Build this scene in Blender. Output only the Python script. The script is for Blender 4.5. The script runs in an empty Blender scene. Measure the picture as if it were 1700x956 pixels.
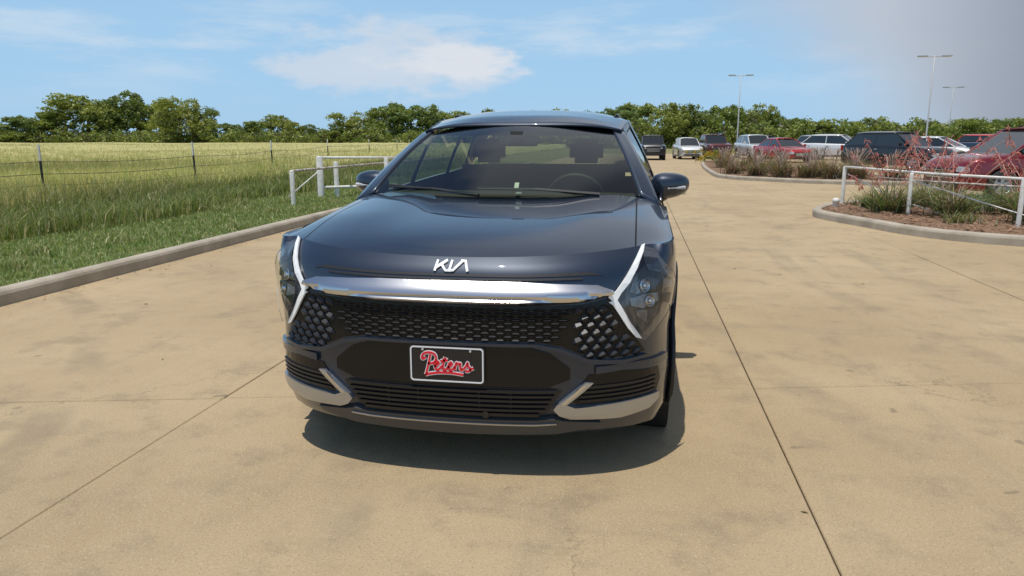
import bpy, bmesh, math, random
import numpy as np
from mathutils import Vector, Matrix
from mathutils.geometry import delaunay_2d_cdt
random.seed(7); rng = np.random.default_rng(7)
S = bpy.context.scene; COL = S.collection; R = math.radians; PI = math.pi

# ---------------------------------------------------------------- camera
cd = bpy.data.cameras.new('camera'); cam = bpy.data.objects.new('camera', cd); COL.objects.link(cam)
cd.sensor_width = 36; cd.lens = 36*1230/1700; cd.clip_start = .05; cd.clip_end = 6000
cam.location = (.74, -2.85, 1.42); cam.rotation_euler = (R(90-11.4), 0, R(9.4)); S.camera = cam

# ---------------------------------------------------------------- light
SUN_DIR = Vector((-.10, -.22, .97)).normalized()
elev = math.asin(SUN_DIR.z); azim = math.atan2(SUN_DIR.x, SUN_DIR.y)
sl = bpy.data.lights.new('sun', 'SUN'); so = bpy.data.objects.new('sun', sl); COL.objects.link(so)
sl.energy = 3.6; sl.angle = R(.53); sl.color = (1, .955, .88)
so.rotation_euler = SUN_DIR.to_track_quat('Z', 'Y').to_euler(); so.location = (0, 0, 30)
W = bpy.data.worlds.new('World'); S.world = W; W.use_nodes = True
wt = W.node_tree; wt.nodes.clear()
class NT:
    def __init__(s, t): s.t = t
    def n(s, typ, **k):
        o = s.t.nodes.new(typ)
        ins = k.pop('i', {})
        for a, v in k.items(): setattr(o, a, v)
        for a, v in ins.items():
            if isinstance(v, bpy.types.NodeSocket): s.t.links.new(v, o.inputs[a])
            else: o.inputs[a].default_value = v
        return o
    def m(s, op, a, b=0., c=None):
        o = s.n('ShaderNodeMath', operation=op, i={0: a, 1: b})
        if c is not None:
            if isinstance(c, bpy.types.NodeSocket): s.t.links.new(c, o.inputs[2])
            else: o.inputs[2].default_value = c
        return o.outputs[0]
    def mix(s, f, a, b):
        o = s.n('ShaderNodeMix', data_type='RGBA'); 
        for k, v in ((0, f), (6, a), (7, b)):
            if isinstance(v, bpy.types.NodeSocket): s.t.links.new(v, o.inputs[k])
            else: o.inputs[k].default_value = v if k == 0 else (tuple(v)+(1,))[:4]
        return o.outputs[2]
    def ss(s, x, a, b):
        o = s.n('ShaderNodeMapRange', interpolation_type='SMOOTHSTEP', i={0: x, 1: a, 2: b}); return o.outputs[0]
w = NT(wt)
sky = w.n('ShaderNodeTexSky', sky_type='NISHITA', sun_disc=False, sun_elevation=elev, sun_rotation=azim,
          altitude=200, air_density=1.0, dust_density=.5, ozone_density=1.6)
geo = w.n('ShaderNodeTexCoord')
sx = w.n('ShaderNodeSeparateXYZ', i={0: geo.outputs['Generated']})
az = w.m('ARCTAN2', sx.outputs[0], sx.outputs[1]); el = w.m('ARCSINE', sx.outputs[2])
def wnoise(sa, se, scale, detail=8, rough=.6, off=0):
    v = w.n('ShaderNodeCombineXYZ', i={0: w.m('MULTIPLY', az, sa), 1: w.m('MULTIPLY', el, se), 2: off})
    return w.n('ShaderNodeTexNoise', i={'Vector': v.outputs[0], 'Scale': scale, 'Detail': detail, 'Roughness': rough}).outputs[0]
def ell(a0, e0, sa, se):
    x = w.m('DIVIDE', w.m('SUBTRACT', az, a0), sa); y = w.m('DIVIDE', w.m('SUBTRACT', el, e0), se)
    return w.m('ADD', w.m('MULTIPLY', x, x), w.m('MULTIPLY', y, y))
n1 = wnoise(1.6, 4.2, 7, off=3.1); n2 = wnoise(1.2, 6, 3.2, 9, .62, 9.4)
# cumulus bank left of centre
d1 = ell(-.318, .100, .165, .050); d1 = w.m('ADD', d1, w.m('MULTIPLY', w.m('SUBTRACT', n1, .5), 3.4))
c1 = w.m('MULTIPLY', w.ss(d1, 1.15, .25), .85)
d1b = ell(-.25, .098, .10, .024); d1b = w.m('ADD', d1b, w.m('MULTIPLY', w.m('SUBTRACT', n1, .5), 5.))
c1b = w.m('MULTIPLY', w.ss(d1b, 1.2, .0), .75)
# thin low clouds further left and a scatter all round the horizon
c2 = w.m('MULTIPLY', w.m('MULTIPLY', w.ss(n2, .44, .66), w.ss(w.m('ABSOLUTE', w.m('SUBTRACT', el, .115)), .10, .0)), .85)
# high grey sheet to the right
n3 = wnoise(.8, 2.2, 2.2, 6, .55, 21.)
q = w.m('ADD', w.m('ADD', w.m('MULTIPLY', w.m('SUBTRACT', az, .16), 2.4), w.m('MULTIPLY', w.m('SUBTRACT', el, .13), 2.2)), w.m('MULTIPLY', w.m('SUBTRACT', n3, .5), .9))
c3 = w.m('MULTIPLY', w.ss(q, -.12, .42), w.ss(az, 2.0, .9)); c3 = w.m('MULTIPLY', c3, .92)
hz = w.mix(w.m('MULTIPLY', w.ss(el, .75, .02), .88), sky.outputs[0], (3.05, 5.2, 7.5))
a1 = w.mix(c2, hz, (4.9, 6.1, 7.3))
a2 = w.mix(c1, a1, (5.3, 6.0, 6.9))
a2 = w.mix(c1b, a2, (6.6, 6.8, 7.2))
gc = w.mix(w.ss(az, .24, .50), (4.5, 4.85, 5.5), (2.2, 2.45, 3.0))
a3 = w.mix(c3, a2, gc)
bg = w.n('ShaderNodeBackground', i={0: a3, 1: .115})
wo = w.n('ShaderNodeOutputWorld', i={0: bg.outputs[0]})
S.view_settings.view_transform = 'Standard'; S.view_settings.look = 'None'
S.view_settings.exposure = 0.0; S.view_settings.gamma = 1
S.cycles.max_bounces = 8; S.cycles.transparent_max_bounces = 12
S.cycles.use_denoising = True

# ---------------------------------------------------------------- helpers
def mat(name, col=(.5, .5, .5), rough=.5, metal=0., coat=0., col2=None, scale=8., var=.5, bump=0., bscale=60., spec=.5, emit=None, coords='Object', stretch=(1, 1, 1), attr=None, sub=None, croughness=.03):
    m = bpy.data.materials.new(name); m.use_nodes = True; t = NT(m.node_tree)
    b = m.node_tree.nodes['Principled BSDF']; L = m.node_tree.links
    b.inputs['Base Color'].default_value = (*col, 1); b.inputs['Roughness'].default_value = rough
    b.inputs['Metallic'].default_value = metal; b.inputs['Coat Weight'].default_value = coat
    b.inputs['Coat Roughness'].default_value = croughness; b.inputs['Specular IOR Level'].default_value = spec
    tc = t.n('ShaderNodeTexCoord'); mp = t.n('ShaderNodeMapping', i={0: tc.outputs[coords], 3: stretch})
    c = None
    if col2 is not None:
        nz = t.n('ShaderNodeTexNoise', i={'Vector': mp.outputs[0], 'Scale': scale, 'Detail': 6, 'Roughness': .6})
        c = t.mix(t.ss(nz.outputs[0], .5-var*.4, .5+var*.4), col, col2)
    if attr:
        a = t.n('ShaderNodeVertexColor', layer_name=attr)
        c = a.outputs[0]
    if c is not None: L.new(c, b.inputs['Base Color'])
    if bump:
        nz = t.n('ShaderNodeTexNoise', i={'Vector': mp.outputs[0], 'Scale': bscale, 'Detail': 4})
        bp = t.n('ShaderNodeBump', i={'Height': nz.outputs[0], 'Strength': bump, 'Distance': .02}); L.new(bp.outputs[0], b.inputs['Normal'])
    if emit: b.inputs['Emission Color'].default_value = (*emit, 1); b.inputs['Emission Strength'].default_value = 1
    return m
def link(name, me, mt=None, parent=None, smooth=False, kind=None):
    o = bpy.data.objects.new(name, me); COL.objects.link(o)
    if mt is not None and not me.materials: me.materials.append(mt)
    if parent is not None: o.parent = parent
    if smooth: me.polygons.foreach_set('use_smooth', [True]*len(me.polygons))
    if kind: o['kind'] = kind
    return o
def mesh(name, V, F, mt=None, parent=None, smooth=False, kind=None):
    me = bpy.data.meshes.new(name); me.from_pydata([tuple(v) for v in V], [], F); me.update()
    return link(name, me, mt, parent, smooth, kind)
def bmo(name, bm, mt=None, parent=None, smooth=False, kind=None, bevel=0., seg=2):
    if bevel:
        bmesh.ops.bevel(bm, geom=[e for e in bm.edges if len(e.link_faces) == 2 and e.calc_face_angle(0) > .5], offset=bevel, segments=seg, affect='EDGES')
    me = bpy.data.meshes.new(name); bm.normal_update(); bm.to_mesh(me); bm.free()
    return link(name, me, mt, parent, smooth, kind)
def tag(o, label=None, cat=None, group=None, kind=None):
    for k, v in (('label', label), ('category', cat), ('group', group), ('kind', kind)):
        if v: o[k] = v
    return o
def empty(name, loc=(0, 0, 0), rz=0, label=None, cat=None, group=None):
    o = bpy.data.objects.new(name, None); COL.objects.link(o); o.location = loc; o.rotation_euler = (0, 0, rz); o.empty_display_size = .1
    return tag(o, label, cat, group)
def box(bm, c, s, rot=None):
    r = bmesh.ops.create_cube(bm, size=1); M = Matrix.Translation(c) @ (rot.to_4x4() if rot else Matrix()) @ Matrix.Diagonal((*s, 1))
    bmesh.ops.transform(bm, matrix=M, verts=r['verts']); return r['verts']
def tube(bm, pts, rad, n=8, cap=True):
    pts = [Vector(p) for p in pts]; rs = rad if isinstance(rad, (list, tuple)) else [rad]*len(pts)
    rings = []
    for i, p in enumerate(pts):
        d = (pts[min(i+1, len(pts)-1)]-pts[max(i-1, 0)]).normalized()
        a = d.cross(Vector((0, 0, 1)) if abs(d.z) < .9 else Vector((1, 0, 0))).normalized(); b = d.cross(a)
        rings.append([bm.verts.new(p+(a*math.cos(2*PI*k/n)+b*math.sin(2*PI*k/n))*rs[i]) for k in range(n)])
    for r0, r1 in zip(rings, rings[1:]):
        for k in range(n): bm.faces.new((r0[k], r0[(k+1) % n], r1[(k+1) % n], r1[k]))
    if cap: bm.faces.new(rings[0][::-1]); bm.faces.new(rings[-1])
def lathe(bm, prof, n=32, axis='X', c=(0, 0, 0)):
    rings = []
    for a, r in prof:
        ring = []
        for k in range(n):
            t = 2*PI*k/n; u, v = r*math.cos(t), r*math.sin(t)
            p = {'X': (a, u, v), 'Z': (u, v, a), 'Y': (u, a, v)}[axis]
            ring.append(bm.verts.new((p[0]+c[0], p[1]+c[1], p[2]+c[2])))
        rings.append(ring)
    for r0, r1 in zip(rings, rings[1:]):
        for k in range(n): bm.faces.new((r0[k], r0[(k+1) % n], r1[(k+1) % n], r1[k]))
def grid(f, nu, nv, name, mt, parent=None, smooth=True, thick=0., skip=None):
    V = [f(i/nu, j/nv) for j in range(nv+1) for i in range(nu+1)]
    F = [(j*(nu+1)+i, j*(nu+1)+i+1, (j+1)*(nu+1)+i+1, (j+1)*(nu+1)+i) for j in range(nv) for i in range(nu)]
    if skip: F = [q for q in F if not skip([V[k] for k in q])]
    o = mesh(name, V, F, mt, parent, smooth)
    if thick:
        md = o.modifiers.new('s', 'SOLIDIFY'); md.thickness = thick; md.offset = 0
    return o
def lerp(a, b, t): return a+(b-a)*t
def sst(a, b, x): t = max(0., min(1., (x-a)/(b-a))); return t*t*(3-2*t)
def itp(x, xs, ys): return float(np.interp(x, xs, ys))

# ---------------------------------------------------------------- ground materials
def concrete_mat():
    m = bpy.data.materials.new('tan_concrete'); m.use_nodes = True; t = NT(m.node_tree); b = m.node_tree.nodes['Principled BSDF']
    g = t.n('ShaderNodeNewGeometry'); P = g.outputs['Position']
    def nz(sc, det=6, rough=.6, st=(1, 1, 1)):
        mp = t.n('ShaderNodeMapping', i={0: P, 3: st}); return t.n('ShaderNodeTexNoise', i={'Vector': mp.outputs[0], 'Scale': sc, 'Detail': det, 'Roughness': rough}).outputs[0]
    c = t.mix(t.ss(nz(.5), .3, .7), (.392, .288, .162), (.480, .362, .212))
    c = t.mix(t.m('MULTIPLY', t.ss(nz(2.6, 8, .7), .48, .70), .6), c, (.265, .20, .125))
    c = t.mix(t.m('MULTIPLY', t.ss(nz(.9, 8, .65, (.35, 2.2, 1)), .52, .75), .5), c, (.265, .205, .135))     # long tyre-worn stains
    c = t.mix(t.m('MULTIPLY', t.ss(nz(1.4, 6, .6, (2.6, .16, 1)), .56, .74), .32), c, (.26, .215, .155))
    c = t.mix(t.ss(nz(120, 4, .8), .54, .70), c, (.62, .51, .37))                                          # pale aggregate
    c = t.mix(t.m('MULTIPLY', t.ss(nz(95, 4, .85, (1, 1.2, 1)), .54, .66), .75), c, (.20, .155, .105))      # dark aggregate
    c = t.mix(t.m('MULTIPLY', t.ss(nz(38, 5, .7), .60, .78), .35), c, (.27, .21, .14))
    xy = t.n('ShaderNodeSeparateXYZ', i={0: P})
    for cx, cy, rad, wd_, am in ((-9.5, -3.2, 8.1, .10, .36), (-9.5, -3.2, 9.6, .10, .30), (14., 6., 11.5, .11, .30), (14., 6., 13.1, .11, .26), (-30, 4., 33.6, .12, .22), (9., -14., 14.6, .10, .30)):
        dx = t.m('SUBTRACT', xy.outputs[0], cx); dy = t.m('SUBTRACT', xy.outputs[1], cy)
        dd = t.m('SQRT', t.m('ADD', t.m('MULTIPLY', dx, dx), t.m('MULTIPLY', dy, dy)))
        k = t.m('MULTIPLY', t.ss(t.m('ABSOLUTE', t.m('SUBTRACT', dd, rad)), wd_*1.5, wd_*.6), t.m('MULTIPLY', t.ss(nz(1.1, 5, .7), .42, .66), am))
        c = t.mix(k, c, (.165, .135, .10))                                                                  # worn-in tyre tracks
    vo = t.n('ShaderNodeTexVoronoi', feature='DISTANCE_TO_EDGE', i={'Vector': t.n('ShaderNodeVectorMath', operation='ADD', i={0: P, 1: t.n('ShaderNodeTexNoise', i={'Vector': P, 'Scale': 1.6, 'Detail': 7, 'Roughness': .65}).outputs[1]}).outputs[0], 'Scale': .22})
    k = t.m('MULTIPLY', t.ss(vo.outputs[0], .0022, .0006), t.ss(nz(.45, 3), .50, .60)); c = t.mix(t.m('MULTIPLY', k, .38), c, (.12, .09, .06))       # hairline cracks
    k = t.ss(nz(5.5, 2, .4), .735, .77); c = t.mix(t.m('MULTIPLY', k, .5), c, (.13, .105, .08))              # drip spots
    m.node_tree.links.new(c, b.inputs['Base Color']); b.inputs['Roughness'].default_value = .85
    b.inputs['Specular IOR Level'].default_value = .25
    bp = t.n('ShaderNodeBump', i={'Height': nz(110, 5, .75), 'Strength': .6, 'Distance': .01}); m.node_tree.links.new(bp.outputs[0], b.inputs['Normal'])
    return m
M = {}
M['concrete'] = concrete_mat()
M['kerb'] = mat('kerb_concrete', (.46, .40, .31), .85, col2=(.33, .28, .21), scale=3, bump=.4, bscale=90)
M['joint'] = mat('joint_dirt', (.10, .078, .052), .95)
M['soil'] = mat('pasture_soil', (.16, .16, .055), .95, col2=(.26, .22, .09), scale=.6, bump=.6, bscale=6)
M['turf'] = mat('mown_turf', (.10, .15, .035), .95, col2=(.17, .19, .065), scale=1.3, bump=.8, bscale=50)
M['mulch'] = mat('bark_mulch', (.13, .065, .035), .95, col2=(.30, .19, .11), scale=26, bump=1., bscale=45)
M['asph'] = mat('lot_paving', (.42, .35, .26), .9, col2=(.33, .27, .20), scale=.4)
M['white'] = mat('white_paint', (.78, .76, .70), .45, col2=(.62, .58, .50), scale=9, var=.6)
M['rust'] = mat('weathered_pipe', (.60, .56, .50), .6, col2=(.20, .12, .08), scale=14, var=.5)
M['wire'] = mat('fence_wire', (.16, .14, .12), .6, metal=.5)
M['green_steel'] = mat('dark_green_steel', (.035, .04, .03), .6)
def leafy(name, k=.42):
    m = bpy.data.materials.new(name); m.use_nodes = True; t = NT(m.node_tree); m.node_tree.nodes.remove(m.node_tree.nodes['Principled BSDF'])
    a = t.n('ShaderNodeVertexColor', layer_name='tint').outputs[0]
    d = t.n('ShaderNodeBsdfDiffuse', i={0: a}); tr = t.n('ShaderNodeBsdfTranslucent', i={0: t.mix(.35, a, (.30, .36, .03))}); g = t.n('ShaderNodeBsdfGlossy', i={0: (1, 1, 1, 1), 1: .5})
    mx = t.n('ShaderNodeMixShader', i={0: k, 1: d.outputs[0], 2: tr.outputs[0]}); m2 = t.n('ShaderNodeMixShader', i={0: .03, 1: mx.outputs[0], 2: g.outputs[0]})
    m.node_tree.links.new(m2.outputs[0], m.node_tree.nodes['Material Output'].inputs[0]); return m
M['blade'] = leafy('grass_blades')
M['bark'] = mat('bark', (.10, .075, .05), .95, col2=(.17, .13, .09), scale=8, bump=.6, bscale=20)
M['galv'] = mat('galvanised_steel', (.50, .50, .48), .5, metal=.4)

# ---------------------------------------------------------------- ground, slabs, kerbs
def sheet(name, pts, z, mt, parent=None, kind='structure', sub=0):
    o = mesh(name, [(x, y, z) for x, y in pts], [tuple(range(len(pts)))], mt, parent)
    if kind: o['kind'] = kind
    return o
def terr(x, y):
    """gentle roll of the pasture left of the drive; flat elsewhere"""
    k = sst(-5.2, -9.5, x)*(1-sst(60, 160, y)*.4)
    return k*(.05+.05*math.sin(x*.21+y*.13)-.10*math.exp(-((x+8.1)/.9)**2))+.03*sst(-4.8, -5.6, x)
xs = np.unique(np.concatenate([np.linspace(-4.80, -14, 34), np.linspace(-14, -40, 22), np.linspace(-40, -400, 20), [-2500.]]))
ys = np.unique(np.concatenate([np.linspace(-8, 30, 60), np.linspace(30, 150, 30), np.linspace(150, 400, 10), [-400., 3000.]]))
V = [(x, y, terr(x, y)-.03) for y in ys for x in xs]; nx = len(xs)
F = [(j*nx+i, j*nx+i+1, (j+1)*nx+i+1, (j+1)*nx+i) for j in range(len(ys)-1) for i in range(nx-1)]
mesh('pasture_ground', V, F, M['soil'], smooth=True, kind='structure')
sheet('ground', [(-4.8, -400), (2500, -400), (2500, 3000), (-4.8, 3000)], -.06, M['soil'])
pave = sheet('concrete_pavement', [(-4.70, -9), (60, -9), (60, 70), (-4.70, 70)], -.028, M['joint'])
# slabs: long joints parallel to the drive, cross joints slightly skewed (as in the photograph)
sk = .224; XJ = [-4.655, -1.49, 1.455, 4.20, 8.4, 12.6, 16.8, 22, 30, 42, 58]; gap = .0038
k0 = 0
for i in range(len(XJ)-1):
    xa, xb = XJ[i]+gap, XJ[i+1]-gap
    step = 4.9 if xb < 9 else 9.8; y = 1.10-2*4.9
    while y < 68:
        def yy(x, b): return b+sk*x
        a0, a1 = y+gap, y+step-gap
        P = [(xa, yy(xa, a0)), (xb, yy(xb, a0)), (xb, yy(xb, a1)), (xa, yy(xa, a1))]
        b = .004; cx = sum(p[0] for p in P)/4; cy = sum(p[1] for p in P)/4
        zt = random.uniform(-.0015, .0015)
        V = [(px, py, -.026) for px, py in P]+[(px, py, zt-.004) for px, py in P]+[(px-math.copysign(b, px-cx), py-math.copysign(b, py-cy), zt) for px, py in P]
        F = [(0, 1, 5, 4), (1, 2, 6, 5), (2, 3, 7, 6), (3, 0, 4, 7), (4, 5, 9, 8), (5, 6, 10, 9), (6, 7, 11, 10), (7, 4, 8, 11), (8, 9, 10, 11)]
        mesh('slab', V, F, M['concrete'], pave)
        y += step
def kerb(name, path, h=.14, w=.16, kind='structure'):
    """path: list of (x, y) along the road face; body lies to the left of travel"""
    prof = [(0, -.05), (.0, h-.045), (.012, h-.018), (.035, h-.003), (.06, h), (w-.03, h), (w, h-.02), (w, -.05)]
    V = []; n = len(prof)
    for i, p in enumerate(path):
        p = Vector(p); a = Vector(path[max(i-1, 0)]); b = Vector(path[min(i+1, len(path)-1)]); d = (b-a).normalized(); nrm = Vector((-d.y, d.x))
        for o, z in prof: q = p+nrm*o; V.append((q.x, q.y, z+random.uniform(-.002, .002)))
    F = [(i*n+k, i*n+k+1, (i+1)*n+k+1, (i+1)*n+k) for i in range(len(path)-1) for k in range(n-1)]
    F += [tuple(range(n))[::-1], tuple((len(path)-1)*n+k for k in range(n))]
    return mesh(name, V, F, M['kerb'], kind=kind)
left_path = [(-4.645+.02*math.sin(y*.5)-.35*sst(12, 22, y), y) for y in np.arange(-8, 40, .6)]
kerb('kerb', left_path)
M['mulch_bed'] = M['mulch']
isl = [(16, 6.2), (10, 6.9), (7.6, 7.35), (5.95, 7.95), (5.2, 8.45), (4.75, 9.1), (4.45, 10.0), (4.1, 11.0), (4.02, 11.7), (4.3, 12.6), (4.95, 13.6), (6.3, 14.3), (9, 14.6), (16, 14.8)]
def smooth_path(P, n=5):
    P = [Vector(p) for p in P]; out = []
    for i in range(len(P)-1):
        p0, p1, p2, p3 = P[max(i-1, 0)], P[i], P[i+1], P[min(i+2, len(P)-1)]
        for k in range(n):
            t = k/n; out.append(tuple(.5*((2*p1)+(p2-p0)*t+(2*p0-5*p1+4*p2-p3)*t*t+(3*p1-p0-3*p2+p3)*t**3)))
    out.append(tuple(P[-1])); return out
ip = smooth_path(isl); ker = kerb('kerb', ip[::-1])
def inset(path, d):
    n = len(path); out = []; A = sum(path[i][0]*path[(i+1) % n][1]-path[(i+1) % n][0]*path[i][1] for i in range(n)); sg = 1 if A > 0 else -1
    for i in range(n):
        a, b = Vector(path[i-1]), Vector(path[(i+1) % n]); t = (b-a).normalized(); out.append(tuple(Vector(path[i])+Vector((-t.y, t.x))*d*sg))
    return out
def bed(name, path, z, mt, amp=.03, kind='structure'):
    path = inset(path, .09); bm = bmesh.new(); vs = [bm.verts.new((x, y, z)) for x, y in path]; f = bm.faces.new(vs)
    bmesh.ops.triangulate(bm, faces=[f]); bmesh.ops.subdivide_edges(bm, edges=bm.edges[:], cuts=3, use_grid_fill=True)
    for v in bm.verts: v.co.z += random.uniform(-amp, amp)
    return bmo(name, bm, mt, kind=kind, smooth=True)
bed('mulch_bed', ip, .10, M['mulch'])
isl2 = smooth_path([(9.5, 21.5), (6.6, 22.2), (5.3, 23.2), (4.3, 24.2), (3.75, 25.6), (3.7, 28), (3.9, 34), (4.3, 40), (4.7, 43.5), (5.4, 44.5), (6.4, 43.6), (7.2, 40), (8.3, 33), (9.6, 27), (10.6, 23), (9.5, 21.5)], 4)
kerb('kerb', isl2[::-1]); bed('planting_bed', isl2[:-1], .11, M['mulch'])
# verge of mown turf left of the kerb
ys2 = np.linspace(-8, 40, 90); xs2 = np.linspace(-4.79, -9.2, 14)
V = [(x-(.35*sst(12, 22, y) if x > -5 else 0), y, terr(x, y)+.075-.045*abs((x+4.79)/4.4)) for y in ys2 for x in xs2]; nx = len(xs2)
mesh('mown_verge', V, [(j*nx+i, (j+1)*nx+i, (j+1)*nx+i+1, j*nx+i+1) for j in range(len(ys2)-1) for i in range(nx-1)], M['turf'], smooth=True, kind='structure')

# ---------------------------------------------------------------- grass
def blades(name, P, H, Wd, lean, tint, parent=None, label=None, bend=.35):
    n = len(P); a = rng.uniform(0, 2*PI, n); L = rng.uniform(0, 1, n)*lean; la = rng.uniform(0, 2*PI, n)
    side = np.stack([np.cos(a), np.sin(a), 0*a], 1)*(Wd/2)[:, None]
    ld = np.stack([np.cos(la), np.sin(la), 0*a], 1)*(L*H)[:, None]
    up = np.zeros((n, 3)); up[:, 2] = H
    V = np.empty((n, 5, 3)); V[:, 0] = P-side; V[:, 1] = P+side; mid = P+up*.6+ld*bend
    V[:, 2] = mid-side*.7; V[:, 3] = mid+side*.7; V[:, 4] = P+up*(1-.25*L)[:, None]+ld
    me = bpy.data.meshes.new(name); me.vertices.add(n*5); me.vertices.foreach_set('co', V.ravel())
    base = (np.arange(n)*5)[:, None]
    loops = np.concatenate([base+np.array([[0, 1, 3, 2]]), base+np.array([[2, 3, 4]])], 1).ravel()
    me.loops.add(n*7); me.loops.foreach_set('vertex_index', loops.astype(np.int32))
    ls = (np.arange(n)*7)[:, None]+np.array([[0, 4]]); me.polygons.add(n*2)
    me.polygons.foreach_set('loop_start', ls.ravel().astype(np.int32)); me.update(calc_edges=True); me.validate()
    ca = me.color_attributes.new('tint', 'FLOAT_COLOR', 'POINT')
    c = np.ones((n, 5, 4)); c[:, :, :3] = tint[:, None, :]; ca.data.foreach_set('color', c.ravel())
    o = link(name, me, M['blade'], parent)
    if parent is None: tag(o, label, 'grass', kind='stuff')
    return o
def tints(n, cols, w):
    cols = np.array(cols); k = rng.choice(len(cols), n, p=np.array(w)/sum(w)); return cols[k]*rng.uniform(.75, 1.25, (n, 1))
vt = np.vectorize(terr)
# mown verge, dense near the camera
n = 120000; y = -1+30*rng.random(n)**1.5; x = -4.83-3.6*rng.random(n)-(.35*np.clip((y-12)/10, 0, 1))
z = vt(x, y)+.07-.045*np.abs((x+4.79)/4.4)
blades('mown_grass', np.stack([x, y, z], 1), rng.uniform(.03, .085, n), rng.uniform(.006, .012, n)*(1+y/14), 1.3,
       tints(n, [(.21, .30, .07), (.28, .34, .10), (.48, .44, .22), (.11, .17, .035)], [5, 3, 3, 1.5]), label='short mown green grass along the back of the left kerb')
# rough grass and weeds along the ditch
n = 60000; y = 2+34*rng.random(n)**1.3; x = -7.2-2.8*rng.random(n)-.06*(y-6)*(rng.random(n)); x += .35*np.sin(y*.9)
blades('rough_grass', np.stack([x, y, vt(x, y)-.02], 1), rng.uniform(.18, .52, n), rng.uniform(.008, .018, n)*(1+y/20), .9,
       tints(n, [(.17, .24, .05), (.27, .30, .08), (.50, .42, .20), (.08, .12, .025)], [4, 4, 3, 1.6]), label='rough dark green weeds and grass along the ditch below the wire fence')
# tall pasture
def pasture(n, y0, y1, xa, h0, h1, wd, pw=1.):
    y = y0+(y1-y0)*rng.random(n)**pw; x = xa-(4+ (y*.95+4))*rng.random(n)
    t = tints(n, [(.52, .47, .17), (.37, .40, .11), (.64, .55, .27), (.24, .29, .07)], [4, 4, 2.6, 1.2])
    pt = .82+.3*np.sin(x*.35+np.sin(y*.23)*2)*np.sin(y*.17+x*.08); t = t*pt[:, None]*1.25
    return np.stack([x, y, vt(x, y)-.03], 1), rng.uniform(h0, h1, n), wd*rng.uniform(.7, 1.3, n)*(1+y/16), t
p = [pasture(70000, 4, 20, -9.3, .45, .85, .009, .9), pasture(80000, 18, 45, -9.6, .45, .85, .009, .9), pasture(70000, 42, 110, -11, .5, .8, .010, 1.)]
blades('tall_grass', *[np.concatenate([q[k] for q in p]) for k in range(3)], 1.0, np.concatenate([q[3] for q in p]), label='tall olive and straw coloured pasture grass beyond the wire fence')
# canopy sheet: far grass as texture; near part added to brighten shaded blade bases
M['canopy'] = mat('grass_canopy_fill', (.37, .35, .12), .95, col2=(.53, .45, .20), scale=.9, var=.9, bump=1., bscale=30, coords='Object', stretch=(.5, .16, 1))
xs = np.concatenate([np.linspace(-9.9, -60, 90), np.linspace(-66, -320, 40)]); ys = np.concatenate([np.linspace(3, 70, 120), np.linspace(72, 152, 40)])
V = [(x, y, terr(x, y)+.24+.26*sst(16, 36, y)+(-.5 if i == 0 else 0)+.06*math.sin(x*3.1+y)*math.sin(y*2.3)+random.uniform(-.05, .05)) for y in ys for i, x in enumerate(xs)]; nx = len(xs)
mesh('pasture_canopy_fill', V, [(j*nx+i, (j+1)*nx+i, (j+1)*nx+i+1, j*nx+i+1) for j in range(len(ys)-1) for i in range(nx-1)], M['canopy'], smooth=True, kind='structure')

# bits of litter on the drive
bm = bmesh.new()
for k in range(90):
    x, y = random.uniform(-4.4, 6), -1.6+16*random.random()**1.6
    if -1.1 < x < 1.1 and y > -.2: continue
    a = random.uniform(0, PI); L = random.uniform(.006, .022); W_ = L*random.uniform(.2, .5); d = Vector((math.cos(a), math.sin(a), 0)); e = Vector((-d.y, d.x, 0)); p = Vector((x, y, .003))
    bm.faces.new([bm.verts.new(q) for q in (p-d*L, p-e*W_+Vector((0, 0, .004)), p+d*L, p+e*W_+Vector((0, 0, .006)))])
for k in range(260):
    y = random.uniform(-1, 14); x = -4.63+abs(random.gauss(0, .12)); a = random.uniform(0, PI); L = random.uniform(.006, .02); d = Vector((math.cos(a), math.sin(a), 0)); e = Vector((-d.y, d.x, 0)); p = Vector((x+.02, y, .003))
    bm.faces.new([bm.verts.new(q) for q in (p-d*L, p-e*L*.3+Vector((0, 0, .004)), p+d*L, p+e*L*.3+Vector((0, 0, .006)))])
M['litter'] = mat('dry_leaf_litter', (.12, .08, .04), .9, col2=(.30, .22, .10), scale=30)
tag(bmo('litter', bm, M['litter']), 'small dry leaves and grit scattered on the concrete', 'litter', kind='stuff')

n = 9000; c = np.stack([-4.9-3.6*rng.random(60), 1.5+18*rng.random(60)**1.3], 1); k = rng.integers(0, 60, n); P = c[k]+rng.normal(size=(n, 2))*.10
ok = P[:, 0] < -4.82; P = P[ok]; n = len(P)
blades('verge_weeds', np.stack([P[:, 0], P[:, 1], vt(P[:, 0], P[:, 1])+.05], 1), rng.uniform(.06, .20, n), rng.uniform(.008, .016, n), 1.2,
       tints(n, [(.30, .34, .10), (.50, .45, .22), (.14, .20, .04)], [3, 3, 2]), label='scattered taller weeds and dry tufts in the mown grass behind the left kerb')

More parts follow.
